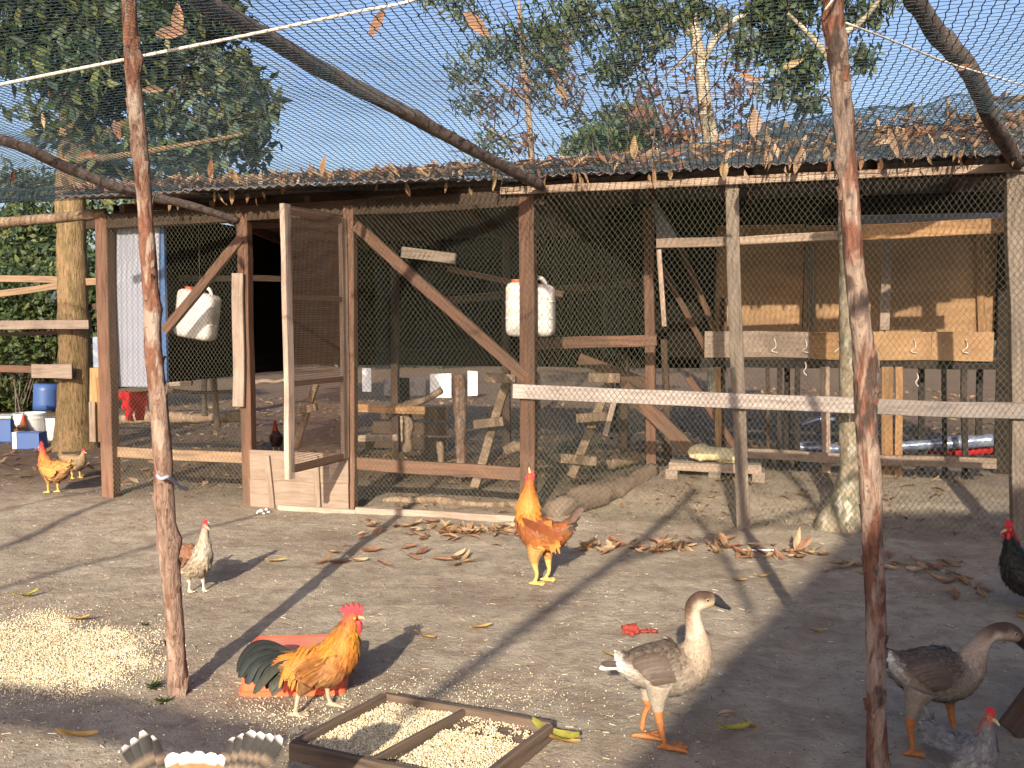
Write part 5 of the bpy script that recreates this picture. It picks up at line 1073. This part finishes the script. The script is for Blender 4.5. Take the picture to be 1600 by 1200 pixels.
# ---- geese
GT = (.085, .062, .048); GBo = (.27, .23, .185); CRM = (.56, .46, .35); TAN = (.38, .30, .22); WHT = (.78, .77, .74); CAP = (.085, .05, .035)
def goose(label, org, scp, gpos, yaw, spine, legs, head, wx):
    wg = []
    for s in (-1, 1):
        for k in range(13):
            f_ = k/12; (x0, y0, x1, y1) = wx
            hv = .74-f_*.84; yy_ = s*(.083*math.sqrt(max(0, 1-hv*hv*.9))+.006); cyy = (y0+y1)/2+21; top_ = cyy-38*hv
            wg.append(((x0-20+rnd(-2, 2)+f_*8, top_+5), ((x0+x1)/2, top_-1+f_*4), (x1+2+f_*30+rnd(-3, 3), top_+8+(1-f_)*8), rnd(7, 9.5), yy_*.96, yy_*(.96-.15*(1-f_)), GT, (.125, .095, .072) if k % 2 else (.08, .06, .045), None, (0, s*math.sqrt(max(.05, 1-hv*hv)), max(.05, hv))))
    tl = [((wx[2]-2, wx[3]+4+k*.8), (wx[2]-20, wx[3]+k), (wx[2]-40+rnd(-2, 2), wx[3]-4+k*2.4), 5, 0, (k-4)*.008, (.12, .1, .09) if k < 3 else WHT, (.10, .08, .07) if k < 3 else WHT) for k in range(9)]
    return bird('goose', label, 'goose', org, scp, gpos, yaw, spine, legs, 4200, [('wing', wg), ('tail', tl)], head, voxel=.005, ysc=.86)
OG = (.43, .17, .06)
def gd(bx, e): return {'eye': e, 'er': 1.9, 'irs': 1.25, 'irm': 'horn', 'beak': bx, 'bm': M['darkbeak'], 'toe': 34, 'web': True, 'fw': .22, 'lift': .06, 'droop': .05, 'edge': (.2, .165, .13), 'tip': 1.05}
g1 = [(968, 1022, 7, (.3, .27, .24), WHT, 7), (982, 1034, 18, GT, WHT, 11), (1003, 1040, 30, GT, (.40, .36, .31), 13), (1030, 1042, 38, GT, GBo, 14), (1060, 1040, 41, (.11, .082, .062), GBo, 12), (1081, 1027, 33, TAN, TAN, 8), (1088, 1005, 21, TAN, TAN, 6), (1085, 985, 15, (.42, .33, .25), CRM, 4), (1081, 962, 12.3, (.24, .16, .11), CRM, 3), (1082, 948, 13, CAP, CRM, 2.5), (1091, 939, 14.5, CAP, CRM, 2), (1104, 937, 13.2, CAP, (.42, .32, .22), 1.5), (1113, 938, 10.5, (.26, .17, .1), (.34, .24, .15), 0)]
goose('walking brown backed goose with dark bill lit at the shadow edge', (1032, 1163), 433, gp(1030, 1163), 0, g1,
      [([(1028, 1058, 24), (1026, 1082, 15), (1027, 1102, 9), (1030, 1120, 6.5), (1034, 1140, 4.5), (1040, 1160, 4.8)], -.045, OG, (.36, .31, .25)), ([(1020, 1056, 22), (1017, 1080, 14), (1016, 1102, 9), (1018, 1112, 6), (1012, 1124, 4.2), (1008, 1150, 4.6)], .05, OG, (.36, .31, .25))],
      gd([(1110, 935, 9), (1118, 939, 8), (1128, 946, 5), (1138, 951, 2.2)], (1101, 934, 12.5)), (1062, 1004, 982, 1034))
g2 = [(1385, 1020, 7, GT, WHT, 7), (1398, 1033, 18, GT, WHT, 11), (1420, 1046, 31, GT, (.36, .33, .29), 13), (1450, 1052, 39, GT, GBo, 14), (1480, 1054, 40, (.11, .085, .065), GBo, 12), (1503, 1046, 31, TAN, TAN, 8), (1515, 1030, 22, TAN, TAN, 6), (1524, 1012, 15, (.36, .28, .22), CRM, 4), (1534, 998, 12.5, (.22, .15, .11), CRM, 3), (1548, 990, 13, CAP, CRM, 2.5), (1565, 989, 14.5, CAP, (.42, .34, .25), 2), (1578, 994, 13, CAP, (.34, .25, .17), 1.5), (1585, 1000, 9.5, CAP, (.2, .14, .1), 0)]
goose('second goose leaning forward in the shade behind the dark pole', (1425, 1172), 433, gp(1425, 1172), rad(2), g2,
      [([(1424, 1068, 24), (1416, 1092, 15), (1412, 1112, 9), (1411, 1127, 6.5), (1414, 1146, 4.6), (1417, 1170, 4.8)], -.05, OG, GBo), ([(1484, 1066, 20), (1488, 1088, 15), (1492, 1108, 8.5), (1494, 1120, 6), (1500, 1146, 4.6), (1505, 1170, 4.8)], .05, OG, GBo)],
      gd([(1582, 997, 9), (1588, 1004, 8), (1596, 1014, 5), (1604, 1022, 2.2)], (1573, 989, 12.5)), (1478, 1020, 1400, 1036))
# grey speckled young bird at the bottom right
hen('small grey speckled guinea keet below the second goose', 1502, 1262, .36, rad(-70), ((.16, .155, .15), (.27, .26, .25), (.22, .21, .205), (.40, .12, .08)), comb=0, legc=(.5, .3, .1), name='guinea_fowl', nf=2200)
# ---- turkeys at the lower left edge
CH = (.36, .13, .05)
def turkey(label, loc, yaw):
    sp4 = [(18, 44, 5, CH, BLK, 8), (28, 50, 13, CH, BLK, 10), (45, 55, 20, CH, (.1, .06, .04), 10), (65, 56, 22, (.2, .1, .06), BLK, 9), (82, 54, 17, (.1, .07, .05), BLK, 8), (92, 60, 9, (.05, .04, .04), BLK, 4), (99, 72, 6, (.3, .25, .3), (.4, .1, .1), 1), (104, 84, 5.5, (.3, .3, .38), (.4, .1, .1), 0), (107, 90, 3, (.4, .15, .15), (.4, .1, .1), 0)]
    ribs = []
    for k in range(6):
        ribs.append(((27, 47), (23, 32), (19+k*.5, 20+abs(k-2)*1.1-k*.6), 3.6, .05+k*.006, .085+k*.024, CH, BLK, ('bar',), (1, -.1, .35)))
    for k in range(4):
        ribs.append(((27, 48), (24, 34), (20+k*1.2, 19+abs(k-1)*2.6), 2.6, -.05-k*.006, -.125-k*.020, CH, BLK, ('bar',), (1, .5, .35)))
    for k in range(5):
        ribs.append(((28, 47), (24, 36), (21, 27+abs(k-2)*.6), 3.8, (k-2)*.012, -.075+k*.036, CH, CH, ('white',), (1, 0, .35)))
    for k in range(46):
        a = rnd(-1, 1); x = rnd(32, 66); ribs.append(((x, 38+abs(a)*6), (x-7, 34+abs(a)*7), (x-14, 33+abs(a)*10), 4.0, a*.09, a*.11, CH, (.30, .10, .04), ('white',), (.2, a*.6, 1)))
    wg = [((78-k, 46+k), (55, 49+k*1.4), (28+rnd(-3, 3), 46+k*1.8), 3.4, s*.14, s*.15, (.1, .07, .05), (.3, .24, .18), ('bar',)) for k in range(11) for s in (-1, 1)]
    return bird('turkey', label, 'turkey', (55, 100), 100/.62, loc, yaw, sp4, [([(50, 72, 8), (50, 82, 4), (52, 90, 2), (50, 99, 2)], -.05, (.4, .2, .15), BLK), ([(60, 72, 8), (60, 82, 4), (61, 90, 2), (61, 99, 2)], .05, (.4, .2, .15), BLK)], 2200,
                [('tail', ribs), ('wing', wg)], {'eye': (104, 83, 4.6), 'er': .8, 'beak': [(107, 88, 2.4), (108, 93, 1.6), (108, 97, .4)], 'wattle': [(100, 84, 2, 5)], 'toe': 11, 'fw': .24, 'edge': (.6, .55, .48)}, voxel=.008)
turkey('chestnut turkey showing raised barred white tipped tail at the bottom edge', Vector((-.78, 2.10, hh(-.78, 2.10)-.02)), rad(-92))
# weathered board at lower right edge
a = gp(1600, 1150); o = plank('leaning_board', a+Vector((-.03, 0, .0)), a+Vector((.28, .05, .38)), .16, .03, M['dark'], nrm=(0, 1, 0)); tag(o, 'dark board leaning at the bottom right picture edge', 'board')
# sharpen the frame
S.render.resolution_x, S.render.resolution_y = 1024, 768
